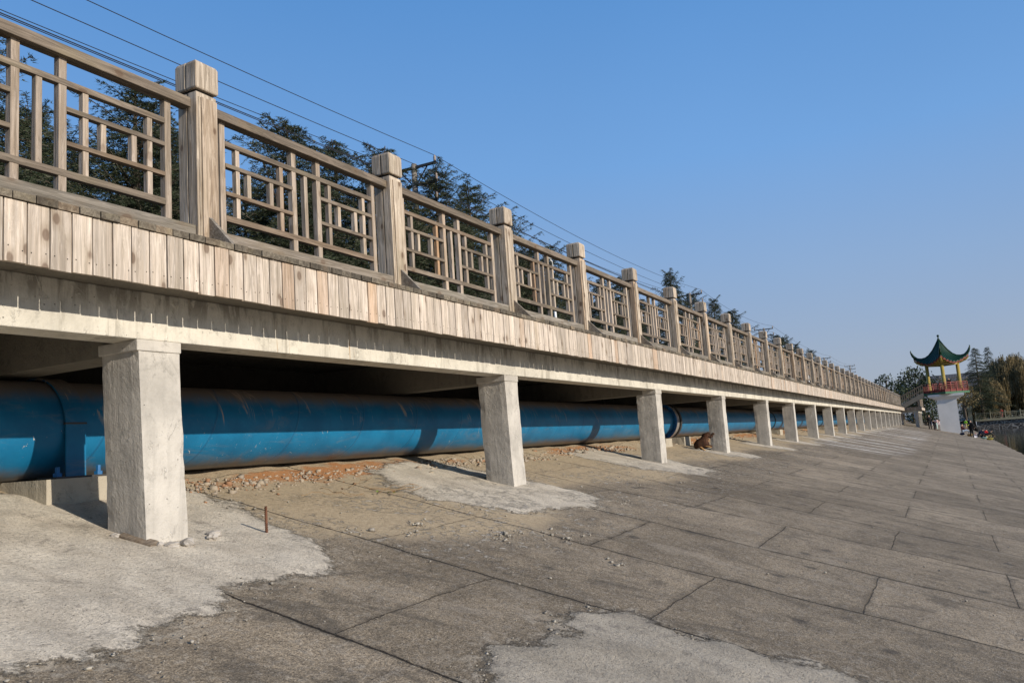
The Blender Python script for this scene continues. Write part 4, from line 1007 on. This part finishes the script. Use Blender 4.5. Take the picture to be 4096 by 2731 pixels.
def house(x, y0, y1, z0, ze, zr, label, win, dx=6, gable='y'):
    T = empty('house', (x, (y0+y1)/2, z0), 0, label, 'house', 'white houses on the far bank'); w = (y1-y0)/2; h = ze-z0; r_ = zr-z0
    b = MB(); b.box(0, dx, -w, w, 0, h)
    if gable == 'y': b.add([(0, -w, h), (0, w, h), (0, 0, r_-.1), (dx, -w, h), (dx, w, h), (dx, 0, r_-.1)], [(0, 1, 2), (5, 4, 3)])
    b.build('wall', M['whitewall'], T)
    b = MB()
    if gable == 'y':
        b.add([(-.4, -w-.4, h-.15), (-.4, 0, r_), (dx+.4, 0, r_), (dx+.4, -w-.4, h-.15), (-.4, -w-.4, h+.05), (-.4, 0, r_+.2), (dx+.4, 0, r_+.2), (dx+.4, -w-.4, h+.05)], [(0,3,2,1),(4,5,6,7),(0,1,5,4),(1,2,6,5),(2,3,7,6),(3,0,4,7)])
        b.add([(-.4, w+.4, h-.15), (-.4, 0, r_), (dx+.4, 0, r_), (dx+.4, w+.4, h-.15), (-.4, w+.4, h+.05), (-.4, 0, r_+.2), (dx+.4, 0, r_+.2), (dx+.4, w+.4, h+.05)], [(0,1,2,3),(7,6,5,4),(4,5,1,0),(5,6,2,1),(6,7,3,2),(7,4,0,3)])
    else:
        b.add([(-.4, -w-.4, h-.1), (-.4, w+.4, h-.1), (dx/2, w-.5, r_), (dx/2, -w+.5, r_), (dx+.4, -w-.4, h-.1), (dx+.4, w+.4, h-.1)], [(0, 3, 2, 1), (4, 5, 2, 3), (0, 4, 3), (1, 2, 5), (0, 1, 5, 4)])
    b.build('roof', M['rooft'], T)
    for (a, c, z1, z2) in win:
        q = MB(); q.box(-.06, .02, a-(y0+y1)/2, c-(y0+y1)/2, z1-z0, z2-z0); o = q.build('window', M['white'], T)
        q = MB(); q.box(-.075, -.062, a+.1-(y0+y1)/2, c-.1-(y0+y1)/2, z1+.1-z0, z2-.1-z0); q.build('pane', M['glassd'], o)
house(180, 4.9, 9.3, -.75, 5.0, 7.7, 'white gabled house with grey tiled roof left of the big evergreen', [(5.6, 6.5, 2.6, 4.0), (7.6, 8.6, 2.6, 4.0)])
house(190, -9.0, 5.0, -.75, 5.9, 8.9, 'long white house with grey tiled roof seen behind the pavilion', [(-2 + i*1.9, -1+i*1.9, 3.6, 5.0) for i in range(3)], gable='x')
house(183, -17, -11.2, -.75, 3.1, 4.0, 'plain white low house behind the willows at the right edge', [(-13.6, -12.6, .6, 2.2)], gable='x')

# ------------------------------------------------------------------ landing, stairs, pavilion
LD = empty('landing', (0, 0, 0), 0, 'timber skirted landing on concrete pillars jutting out at the end of the boardwalk', 'landing')
LX0, LX1, LY0 = 106., 124., 2.62
b = MB(); b.box(LX0, LX1, LY0+.02, 4.25, 1.19, 1.49); b.build('deck_slab', M['slab'], LD)
b = MB(); b.box(LX0+.1, LX1, LY0+.38, LY0+.6, .88, 1.19); b.box(LX0+.1, LX0+.35, LY0+.6, 7., .88, 1.19); b.build('edge_beam', M['beam'], LD)
bx = MB(); y = LY0
while y < 4.25: bx.box(LX0-.024, LX0, y+.004, y+.124, 1.15, 1.493); y += .1285
bx.build('plank_skirt', M['slat'], LD)
bx = MB(); x = LX0
while x < LX1: bx.box(x+.004, x+.124, LY0-.024, LY0, 1.15, 1.493); x += .1285
bx.build('plank_skirt', M['slat'], LD)
b = MB(); b.box(LX0-.04, LX1, LY0-.04, 4.25, 1.494, 1.535); b.build('deck_boards', M['boardend'], LD)
for i, (x, y) in enumerate([(106.1, 3.0), (106.1, 4.6), (111, 3.0), (116, 3.0), (121, 3.0), (111, 4.6)]):
    b = MB(); b.box(x, x+.32, y, y+.35, gz(y)-.3, .88); b.build('pillar', M['conc'], LD)
LR = empty('landing_railing', (0, 0, 0), 0, 'weathered lattice railing round the edge of the landing', 'railing')
for k in range(8):
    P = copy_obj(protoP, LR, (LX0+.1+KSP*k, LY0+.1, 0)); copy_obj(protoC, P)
    if k < 7:
        for pr in (protoH, protoL[k % 3]): copy_obj(pr, LR, (LX0+.1+KSP*k, LY0+.1, 0))
# boardwalk beyond the stairs
b = MB(); b.box(XEND+.01, LX1, 4.28, 7.6, 1.19, 1.49); b.build('deck_slab', M['slab'], BW)
b = MB(); b.box(XEND-.02, LX1, 4.26, 7.6, 1.495, 1.536); b.build('deck_boards', M['boardend'], BW)

CX, CY = 106.6, -.10; PZB, PZT = 2.70, 2.93
# stairs run from the deck up to the pavilion platform
STR = empty('staircase', (104.6, 0, 0), 0, 'grey concrete staircase with timber handrails climbing to the pavilion', 'staircase')
ya, yb_, za, zb_ = 5.0, 2.15, 1.53, 2.92
b = MB(); n = 9
for i in range(n):
    y1 = ya+(yb_-ya)*i/n; y2 = ya+(yb_-ya)*(i+1)/n; z = za+(zb_-za)*(i+1)/n; b.box(-.55, .55, y2, y1+.02, z-.045-(zb_-za)/n, z)
b.build('steps', M['slab'], STR)
for sx in (-.62, .56):
    b = MB(); b.add([(sx, ya, za-.45), (sx, yb_, zb_-.45), (sx, yb_, zb_+.08), (sx, ya, za+.08), (sx+.06, ya, za-.45), (sx+.06, yb_, zb_-.45), (sx+.06, yb_, zb_+.08), (sx+.06, ya, za+.08)], [(0,3,2,1),(4,5,6,7),(0,1,5,4),(1,2,6,5),(2,3,7,6),(3,0,4,7)]); b.build('stringer', M['slab'], STR)
    b = MB()
    for z in (.45, 1.0): b.tube([(sx+.03, ya, za+z), (sx+.03, yb_, zb_+z)], .045, 6)
    for i in range(14): t = i/13; y = ya+(yb_-ya)*t; zz = za+(zb_-za)*t; b.box(sx+.005, sx+.055, y-.025, y+.025, zz, zz+1.02)
    b.build('handrail', M['rail'], STR)

M['tower'] = plain('white_plaster', (.66, .64, .60), .85, .2, 0, .06, .8)
M['yellow'] = plain('yellow_paint', (.34, .25, .055), .45, .4, 0, .15, 2)
M['greenp'] = plain('green_paint', (.04, .12, .06), .6)
M['red'] = plain('red_paint', (.22, .030, .022), .5, .4, 0, .2, 3)
g = NG('green_glazed_tile', .42, .3); n = g.noise(g.pos(), 3, 4); g.color(g.mix(n, (.003, .020, .007), (.005, .032, .011))); M['tile'] = g.mat
PV = empty('pavilion', (CX, CY, 0), 0, 'pavilion with upswept green tiled roof, yellow columns and red railing on a white tower', 'pavilion')
b = MB(); b.box(-1.45, 1.45, -1.0, 1.0, -2.4, 2.05); b.build('tower', M['tower'], PV)
def frustum(lo, hi, z0, z1):
    b = MB(); (a, c, d_, e), (a2, c2, d2, e2) = lo, hi
    b.add([(a, d_, z0), (c, d_, z0), (c, e, z0), (a, e, z0), (a2, d2, z1), (c2, d2, z1), (c2, e2, z1), (a2, e2, z1)], [(0,3,2,1),(4,5,6,7),(0,1,5,4),(1,2,6,5),(2,3,7,6),(3,0,4,7)]); return b
frustum((-1.45, 1.45, -1.0, 1.0), (-1.75, 1.75, -1.82, 1.85), 2.05, 2.45).build('tower_corbel', M['tower'], PV)
frustum((-1.75, 1.75, -1.82, 1.85), (-1.75, 1.75, -1.82, 1.85), 2.45, 2.70).build('tower_head', M['tower'], PV)
def rot45(b): b.v = [((x-y)*.70710678, (x+y)*.70710678, z) for x, y, z in b.v]; return b
b = MB(); b.box(-1.72, 1.72, -1.72, 1.72, PZB, PZT); rot45(b).build('platform', M['greenp'], PV)
hc = 1.58*.7071
for sx in (-1, 1):
    for sy in (-1, 1):
        b = MB(); q = rot45(MB()); p_ = Vector((sx*hc, sy*hc, 0)); x, y = (p_.x-p_.y)*.7071, (p_.x+p_.y)*.7071
        b.lathe([(.24, PZT), (.24, PZT+.12), (.20, PZT+.16), (.19, 6.1)], (x, y, 0), 16); b.build('column', M['yellow'], PV, smooth=True)
hr = 1.62
for s_ in range(4):
    b = MB(); a = s_*math.pi/2
    def seg(x0, x1, y0, y1, z0, z1, bb): bb.box(x0, x1, y0, y1, z0, z1)
    b.box(-hr, hr, -hr-.025, -hr+.025, PZT+1.02, PZT+1.08); b.box(-hr, hr, -hr-.02, -hr+.02, PZT+.82, PZT+.86); b.box(-hr, hr, -hr-.02, -hr+.02, PZT+.10, PZT+.15)
    for i in range(20):
        x = -hr+2*hr*i/19
        if i % 5 == 0 or i == 19: b.box(x-.04, x+.04, -hr-.04, -hr+.04, PZT, PZT+1.06)
        else: b.box(x-.016, x+.016, -hr-.016, -hr+.016, PZT+.1, PZT+.84)
    b.box(-hr, hr, -hr+.06, -hr+.09, PZT+.02, PZT+.30)
    b.v = [(x*math.cos(a)-y*math.sin(a), x*math.sin(a)+y*math.cos(a), z) for x, y, z in b.v]
    if s_ in (1,) and False: continue
    rot45(b).build('balustrade', M['red'], PV)
# roof
ZR = [(0, 9.0), (.4, 8.30), (.75, 7.74), (1.2, 7.22), (1.6, 6.97), (2.0, 6.88), (2.4, 6.92), (2.85, 7.05)]
ZM = [(0, 9.0), (.2, 8.2), (.4, 7.45), (.6, 6.9), (.8, 6.5), (1.0, 6.22)]
def interp(T_, x):
    return float(np.interp(x, [a for a, _ in T_], [c for _, c in T_]))
def roof_pt(s_, t, lift=0):
    R_ = 2.85*t; y = s_*R_                      # s in -1..1 between two corners; corner at +-1
    # face toward -X,-Y diagonal handled by rotation; here corner directions at angles +-45deg about +X
    zc = interp(ZR, R_); zm = interp(ZM, t); w = abs(s_)**1.7
    c0 = Vector((R_*math.cos(math.pi/4), -R_*math.sin(math.pi/4))); c1 = Vector((R_*math.cos(math.pi/4), R_*math.sin(math.pi/4)))
    p = c0.lerp(c1, (s_+1)/2); rib = .13*abs(math.sin((s_+1)/2*math.pi*9))*t
    bulge = 1-.06*(1-s_*s_)*t
    return (p.x*bulge, p.y, zm*(1-w)+zc*w+rib+lift)
for q in range(4):
    b = MB(); ns, ntt = 66, 18; vs = []; fs = []
    for lay, lift in ((0, 0.), (1, -.10)):
        for j in range(ntt+1):
            for i in range(ns+1): vs.append(roof_pt(-1+2*i/ns, .02+.98*j/ntt, lift))
    m_ = (ns+1)*(ntt+1)
    for j in range(ntt):
        for i in range(ns):
            a = j*(ns+1)+i; fs.append((a, a+ns+1, a+ns+2, a+1)); fs.append((m_+a, m_+a+1, m_+a+ns+2, m_+a+ns+1))
    for i in range(ns): a = ntt*(ns+1)+i; fs.append((a, a+m_, a+m_+1, a+1))
    b.add(vs, fs); ang = q*math.pi/2+math.pi/4
    rotz = lambda V_: [(x*math.cos(ang)-y*math.sin(ang), x*math.sin(ang)+y*math.cos(ang), z) for x, y, z in V_]
    b.v = rotz(b.v); b.build('roof_slope', M['tile'], PV, smooth=True)
    e = MB(); vs = []; fs = []
    for i in range(ns+1):
        x, y, z = roof_pt(-1+2*i/ns, .985, -.06); x2, y2, z2 = roof_pt(-1+2*i/ns, .80, -.16)
        w_ = abs(-1+2*i/ns)**3*.12
        vs += [(x, y, z), (x, y, z-.16), (x*.93, y*.95, z-.16), (x*.93, y*.95, z)]
    for i in range(ns):
        for k in range(4): fs.append((i*4+k, i*4+(k+1) % 4, i*4+4+(k+1) % 4, i*4+4+k))
    e.add(vs, fs); e.v = rotz(e.v); e.build('eave_board', M['red'], PV)
    e = MB(); vs = []; fs = []
    for i in range(ns+1):
        x, y, z = roof_pt(-1+2*i/ns, .93, -.20); x2, y2, z2 = roof_pt(-1+2*i/ns, .60, 0); z2 = 6.12
        vs += [(x, y, z), (x*.66, y*.66, 6.14), (x*.66, y*.66, 5.98), (x*.70, y*.70, 5.98)]
    for i in range(ns):
        for k in range(3): fs.append((i*4+k, i*4+k+1, i*4+5+k, i*4+4+k))
    e.add(vs, fs); e.v = rotz(e.v); e.build('eave_soffit', M['yellow'], PV)
    # ridge with an upswept tip
    rd = [(r_, z+.06) for r_, z in ZR[:7]]+[(2.66, 7.14), (2.85, 7.38), (2.98, 7.68), (3.06, 7.95), (3.0, 8.05)]
    ca = q*math.pi/2
    e = MB(); e.tube([(r_*math.cos(ca), r_*math.sin(ca), z) for r_, z in rd], [.09]*5+[.11, .14, .17, .15, .11, .06, .03], 8); e.build('ridge', M['tile'], PV, smooth=True)
    e = MB(); e.tube([(r_*math.cos(ca), r_*math.sin(ca), z) for r_, z in [(1.0, 6.08), (1.9, 6.25), (2.5, 6.50), (2.78, 6.78)]], [.12, .13, .12, .08], 6); e.build('corner_beam', M['yellow'], PV)
b = MB(); b.lathe([(.10, 8.9), (.16, 9.05), (.07, 9.15), (.06, 9.28), (.13, 9.42), (.13, 9.52), (.05, 9.58)], (0, 0, 0), 12); b.build('finial', M['tile'], PV, smooth=True)

# ------------------------------------------------------------------ people
CM = {}
def cloth(n, c, r_=.8): 
    if n not in CM: CM[n] = plain(n, c, r_, .2, 0, .15, 12)
    return CM[n]
SKINM = plain('skin', (.42, .26, .18), .6)
def person(x, y, rz, label, pose, top, bottom, hair=(.02, .017, .015), z=None, h=1.65, extra=None, hood=False):
    z = gz(y) if z is None else z
    T = empty('person', (x, y, z), rz, label, 'person'); k = h/1.65
    st = dict(hip=(0, 0, .86), chest=(0, 0, 1.22), neck=(0, 0, 1.40), head=(.02, 0, 1.53), hl=(0, .09, .84), hr=(0, -.09, .84), kl=(.03, .10, .46), kr=(.02, -.10, .46),
              al=(-.02, .11, .06), ar=(-.02, -.11, .06), tl=(.14, .12, .03), tr=(.14, -.12, .03), sl=(0, .18, 1.34), sr=(0, -.18, 1.34), el=(.0, .24, 1.08), er=(0, -.24, 1.08), wl=(.10, .24, .86), wr=(.10, -.24, .86))
    if pose == 'bend':
        st.update(chest=(.30, 0, 1.02), neck=(.45, 0, 1.04), head=(.57, 0, 1.02), sl=(.38, .18, 1.0), sr=(.38, -.18, 1.0), el=(.45, .2, .76), er=(.45, -.2, .76), wl=(.52, .12, .56), wr=(.52, -.12, .56))
    if pose == 'crouch':
        st.update(hip=(-.12, 0, .30), hl=(-.1, .1, .28), hr=(-.1, -.1, .28), kl=(.28, .16, .50), kr=(.28, -.16, .50), al=(.10, .13, .06), ar=(.10, -.13, .06), tl=(.26, .13, .03), tr=(.26, -.13, .03),
                  chest=(.12, 0, .58), neck=(.24, 0, .72), head=(.34, 0, .80), sl=(.18, .18, .68), sr=(.18, -.18, .68), el=(.36, .22, .50), er=(.36, -.22, .50), wl=(.52, .12, .30), wr=(.52, -.12, .30))
    if pose == 'walk': st.update(kl=(.16, .09, .48), al=(.18, .1, .06), tl=(.34, .1, .05), kr=(-.06, -.1, .46), ar=(-.30, -.1, .10), tr=(-.18, -.1, .04), el=(-.1, .24, 1.1), wl=(.02, .26, .88), er=(.08, -.24, 1.1), wr=(.24, -.22, .96))
    if pose == 'hold': st.update(el=(.06, .24, 1.08), er=(.06, -.24, 1.08), wl=(.28, .12, 1.05), wr=(.28, -.12, 1.05))
    if pose == 'sit': st.update(hip=(0, 0, .30), hl=(0, .1, .28), hr=(0, -.1, .28), kl=(.42, .12, .42), kr=(.42, -.12, .30), al=(.70, .1, .06), ar=(.85, -.1, .08), tl=(.80, .1, .10), tr=(.92, -.1, .16), chest=(-.05, 0, .66), neck=(-.05, 0, .84), head=(-.03, 0, .97), sl=(-.05, .18, .78), sr=(-.05, -.18, .78), el=(.05, .24, .55), er=(.05, -.24, .55), wl=(.25, .15, .45), wr=(.25, -.15, .45))
    g_ = {n: Vector(v)*k for n, v in st.items()}
    hd = (g_['head']-g_['neck']).normalized(); fw = Vector((1, 0, 0)); 
    if pose == 'bend': fw = Vector((.3, 0, -.9))
    names = ['hip', 'chest', 'neck', 'head', 'hl', 'kl', 'al', 'tl', 'hr', 'kr', 'ar', 'tr', 'sl', 'el', 'wl', 'sr', 'er', 'wr']
    rad = dict(hip=.13, chest=.14, neck=.052, head=.085, hl=.09, hr=.09, kl=.055, kr=.055, al=.04, ar=.04, tl=.035, tr=.035, sl=.06, sr=.06, el=.04, er=.04, wl=.027, wr=.027)
    V = [g_[n] for n in names]; V += [g_['head']+hd*.10*k, g_['head']+fw*.085*k+Vector((0, 0, -.02))]; rr = [rad[n]*k for n in names]+[.065*k, .018*k]
    E_ = [(0, 1), (1, 2), (2, 3), (3, 18), (3, 19), (0, 4), (4, 5), (5, 6), (6, 7), (0, 8), (8, 9), (9, 10), (10, 11), (1, 12), (12, 13), (13, 14), (1, 15), (15, 16), (16, 17)]
    i = 20
    for w_, e_ in (('wl', 'el'), ('wr', 'er')):       # five short fingers on each hand
        d = (g_[w_]-g_[e_]).normalized(); a = d.orthogonal().normalized()
        wi = names.index(w_); pal = g_[w_]+d*.05*k; V.append(pal); rr.append(.028*k); E_.append((wi, i)); pi = i; i += 1
        for q in range(5):
            off = a*((q-2)*.014*k); L_ = (.045, .065, .072, .066, .05)[q]*k; V.append(pal+off+d*L_+(a*.03*k if q == 0 else Vector())); rr.append(.008*k); E_.append((pi, i)); i += 1
    skin('body', V, E_, rr, SKINM, T, 1, 0)
    # jacket and trousers
    tn = ['hip', 'chest', 'neck', 'sl', 'el', 'wl', 'sr', 'er', 'wr']; tv = [g_[n] for n in tn]; tv[2] = g_['neck']*.7+g_['chest']*.3
    skin('jacket', tv, [(0, 1), (1, 2), (1, 3), (3, 4), (4, 5), (1, 6), (6, 7), (7, 8)], [q*k for q in (.165, .175, .10, .085, .062, .045, .085, .062, .045)], cloth(*top), T, 1, 1)
    bn = ['hip', 'hl', 'kl', 'al', 'hr', 'kr', 'ar']
    skin('trousers', [g_[n] for n in bn], [(0, 1), (1, 2), (2, 3), (0, 4), (4, 5), (5, 6)], [q*k for q in (.14, .10, .075, .055, .10, .075, .055)], cloth(*bottom), T, 1, 0)
    skin('hair', [g_['head']+hd*.02*k-fw*.03*k, g_['head']+hd*.10*k-fw*.012*k], [(0, 1)], [.098*k, .08*k], cloth('hair_black' if hair[0] < .05 else 'hair_red', hair), T, 1, 0)
    for s_, a_ in (('al', 'tl'), ('ar', 'tr')): skin('shoe', [g_[s_]+Vector((-.03, 0, -.02)), g_[a_]], [(0, 1)], [.05*k, .04*k], cloth('shoe_black', (.02, .02, .02)), T, 1, 0)
    for sy in (-1, 1):
        b_ = MB(); c = g_['head']+fw*.078*k+Vector((0, sy*.032*k, .012)); b_.box(c.x-.01, c.x+.012, c.y-.012, c.y+.012, c.z-.007, c.z+.007); b_.build('eye', cloth('eye_dark', (.01, .01, .01)), T)
    return T
BLK = ('cloth_black', (.012, .012, .013)); DRK = ('cloth_dark', (.02, .02, .024))
def PG(px, py):
    d = f+rt*((px-2048)/FPX)-up*((py-1365.5)/FPX); t = (ZG0-S*YB)/(d.z-S*d.y); return d*t
def pp(px, py): p = PG(px, py); return p.x, p.y
x, y = pp(3720, 1712); x = 104.; y = P_on_x(3720, 1700, 104).y
person(x, y, .4, 'person in a long dark coat standing left of the white tower', 'hold', BLK, BLK)
y = P_on_x(3738, 1700, 103.8).y; person(103.8, y, -2.0, 'person in a pale pink jacket bending beside the white tower', 'bend', ('cloth_pink', (.70, .50, .46)), DRK)
y = P_on_x(3748, 1700, 105.4).y; person(105.2, y+.1, 2.6, 'person in a white coat partly hidden by the white tower', 'bend', ('cloth_white', (.72, .70, .70)), ('cloth_mint', (.50, .62, .58)))
x, y = pp(3889, 1747); person(x, y, -.6, 'person in black with a backpack standing at the water edge right of the tower', 'stand', BLK, BLK, h=1.72)
bk = empty('backpack', (x-.16, y+.16, gz(y)+1.15), -.6, 'dark backpack with a yellow patch worn by the person in black', 'backpack')
skin('bag', [(0, 0, 0), (0, 0, .22)], [(0, 1)], [.14, .12], cloth('bag_black', (.02, .02, .02)), bk, 1); b = MB(); b.box(-.17, -.13, -.07, .07, .0, .10); b.build('patch', cloth('yellow_patch', (.6, .55, .08)), bk)
x, y = pp(3922, 1752); person(x, y, -1.2, 'person in dark blue crouching at the water edge', 'crouch', ('cloth_navy', (.015, .017, .04)), DRK)
x, y = pp(3940, 1752); person(x+2.0, y, -1.2, 'person in a bright red jacket crouching to wash at the water', 'crouch', ('cloth_red', (.60, .02, .02)), DRK)
x, y = pp(3955, 1757); person(x, y, -1.4, 'person in dark olive crouching nearest the water', 'crouch', ('cloth_olive', (.06, .052, .04)), ('cloth_sand', (.3, .25, .12)))
x, y = pp(3866, 1716); x = 150.; p = P_on_x(3866, 1714, 150.); person(150, p.y, -.9, 'small child in a neon green jacket walking beyond the tower', 'walk', ('cloth_neon', (.35, .75, .05)), ('cloth_khaki', (.42, .33, .17)), z=p.z, h=1.45)
x, y = pp(3846, 1741); p = P_on_x(3843, 1741, 106.2); person(107.6, CY-1.25, -1.2, 'person in grey-blue trousers sitting behind the foot of the tower', 'sit', ('cloth_maroon', (.06, .015, .02)), ('cloth_greyblue', (.22, .27, .35)), z=gz(CY-1.25)+.05)
p = P_on_x(3800, 1555, CX); person(CX+.6, p.y, 2.6, 'person in black standing inside the pavilion between the columns', 'stand', BLK, BLK, z=PZT)
person(CX+.3, 1.45, 2.9, 'person in black at the left corner of the pavilion platform', 'stand', BLK, ('cloth_navy', (.015, .017, .04)), z=PZT)
p = P_on_x(4008, 1668, 171.4); person(171.4, p.y, 3.1, 'person in a red top walking behind the far railing', 'walk', ('cloth_red2', (.40, .05, .04)), ('cloth_greyred', (.30, .12, .10)), z=-.65, h=1.7)
# things on the slope by the water
x, y = pp(3850, 1741); T = empty('duffel_bag', (x, y, gz(y)+.02), 1.2, 'dark blue bag lying at the right foot of the tower', 'bag')
skin('bag_body', [(-.25, 0, .13), (0, 0, .15), (.25, 0, .12)], [(0, 1), (1, 2)], [.12, .15, .11], cloth('bag_blue', (.02, .03, .06)), T, 1)
b = MB(); b.tube([(-.15, 0, .25), (-.08, 0, .36), (.08, 0, .36), (.15, 0, .25)], .014, 6); b.build('handle', cloth('bag_black', (.02, .02, .02)), T)
def basin(px, py, r_, c, label, x_off=0, group=None):
    x, y = pp(px, py); T = empty('basin', (x+x_off, y, gz(y)+.02), 0, label, 'basin')
    b = MB(); b.lathe([(r_*.7, 0), (r_, .16), (r_+.02, .17), (r_-.02, .165), (r_*.66, .02)], (0, 0, 0), 20); b.build('bowl', cloth('basin_'+label.split()[0], c, .4), T, smooth=True)
    q = MB(); q.lathe([(r_+.02, .155), (r_+.035, .165), (r_+.03, .18), (r_, .18)], (0, 0, 0), 20); q.build('rim', cloth('rim_'+label.split()[0], tuple(v*.8 for v in c), .4), T, smooth=True)
basin(3960, 1760, .30, (.55, .48, .10), 'yellow washing basin beside the crouching person in olive')
basin(3938, 1756, .22, (.35, .60, .58), 'pale turquoise washing basin beside the red jacket')
T = None; x, y = pp(3880, 1745); T = empty('wicker_basket', (x, y, gz(y)+.02), .3, 'tan wicker basket with a dark handle beside the person in black', 'basket')
b = MB(); b.lathe([(.18, 0), (.26, .22), (.27, .24), (.24, .24), (.17, .03)], (0, 0, 0), 18); b.build('basket_body', cloth('wicker', (.38, .26, .12)), T, smooth=True)
b = MB(); b.tube([(-.25, 0, .23), (-.18, 0, .45), (0, 0, .54), (.18, 0, .45), (.25, 0, .23)], .02, 6); b.build('handle', cloth('bag_black', (.02, .02, .02)), T)
x, y = pp(3905, 1750); T = empty('laundry_bag', (x, y, gz(y)+.02), .3, 'white plastic bag of laundry between the standing and the crouching people', 'bag')
skin('bag_body', [(-.12, 0, .12), (.12, .02, .14), (.0, 0, .34)], [(0, 1), (0, 2)], [.14, .15, .05], cloth('plastic_white', (.68, .66, .70), .4), T, 1)
b = MB(); b.tube([(-.06, 0, .34), (-.04, 0, .44), (.04, 0, .44), (.05, 0, .34)], .012, 6); b.build('handle', cloth('plastic_red', (.5, .05, .06), .4), T)
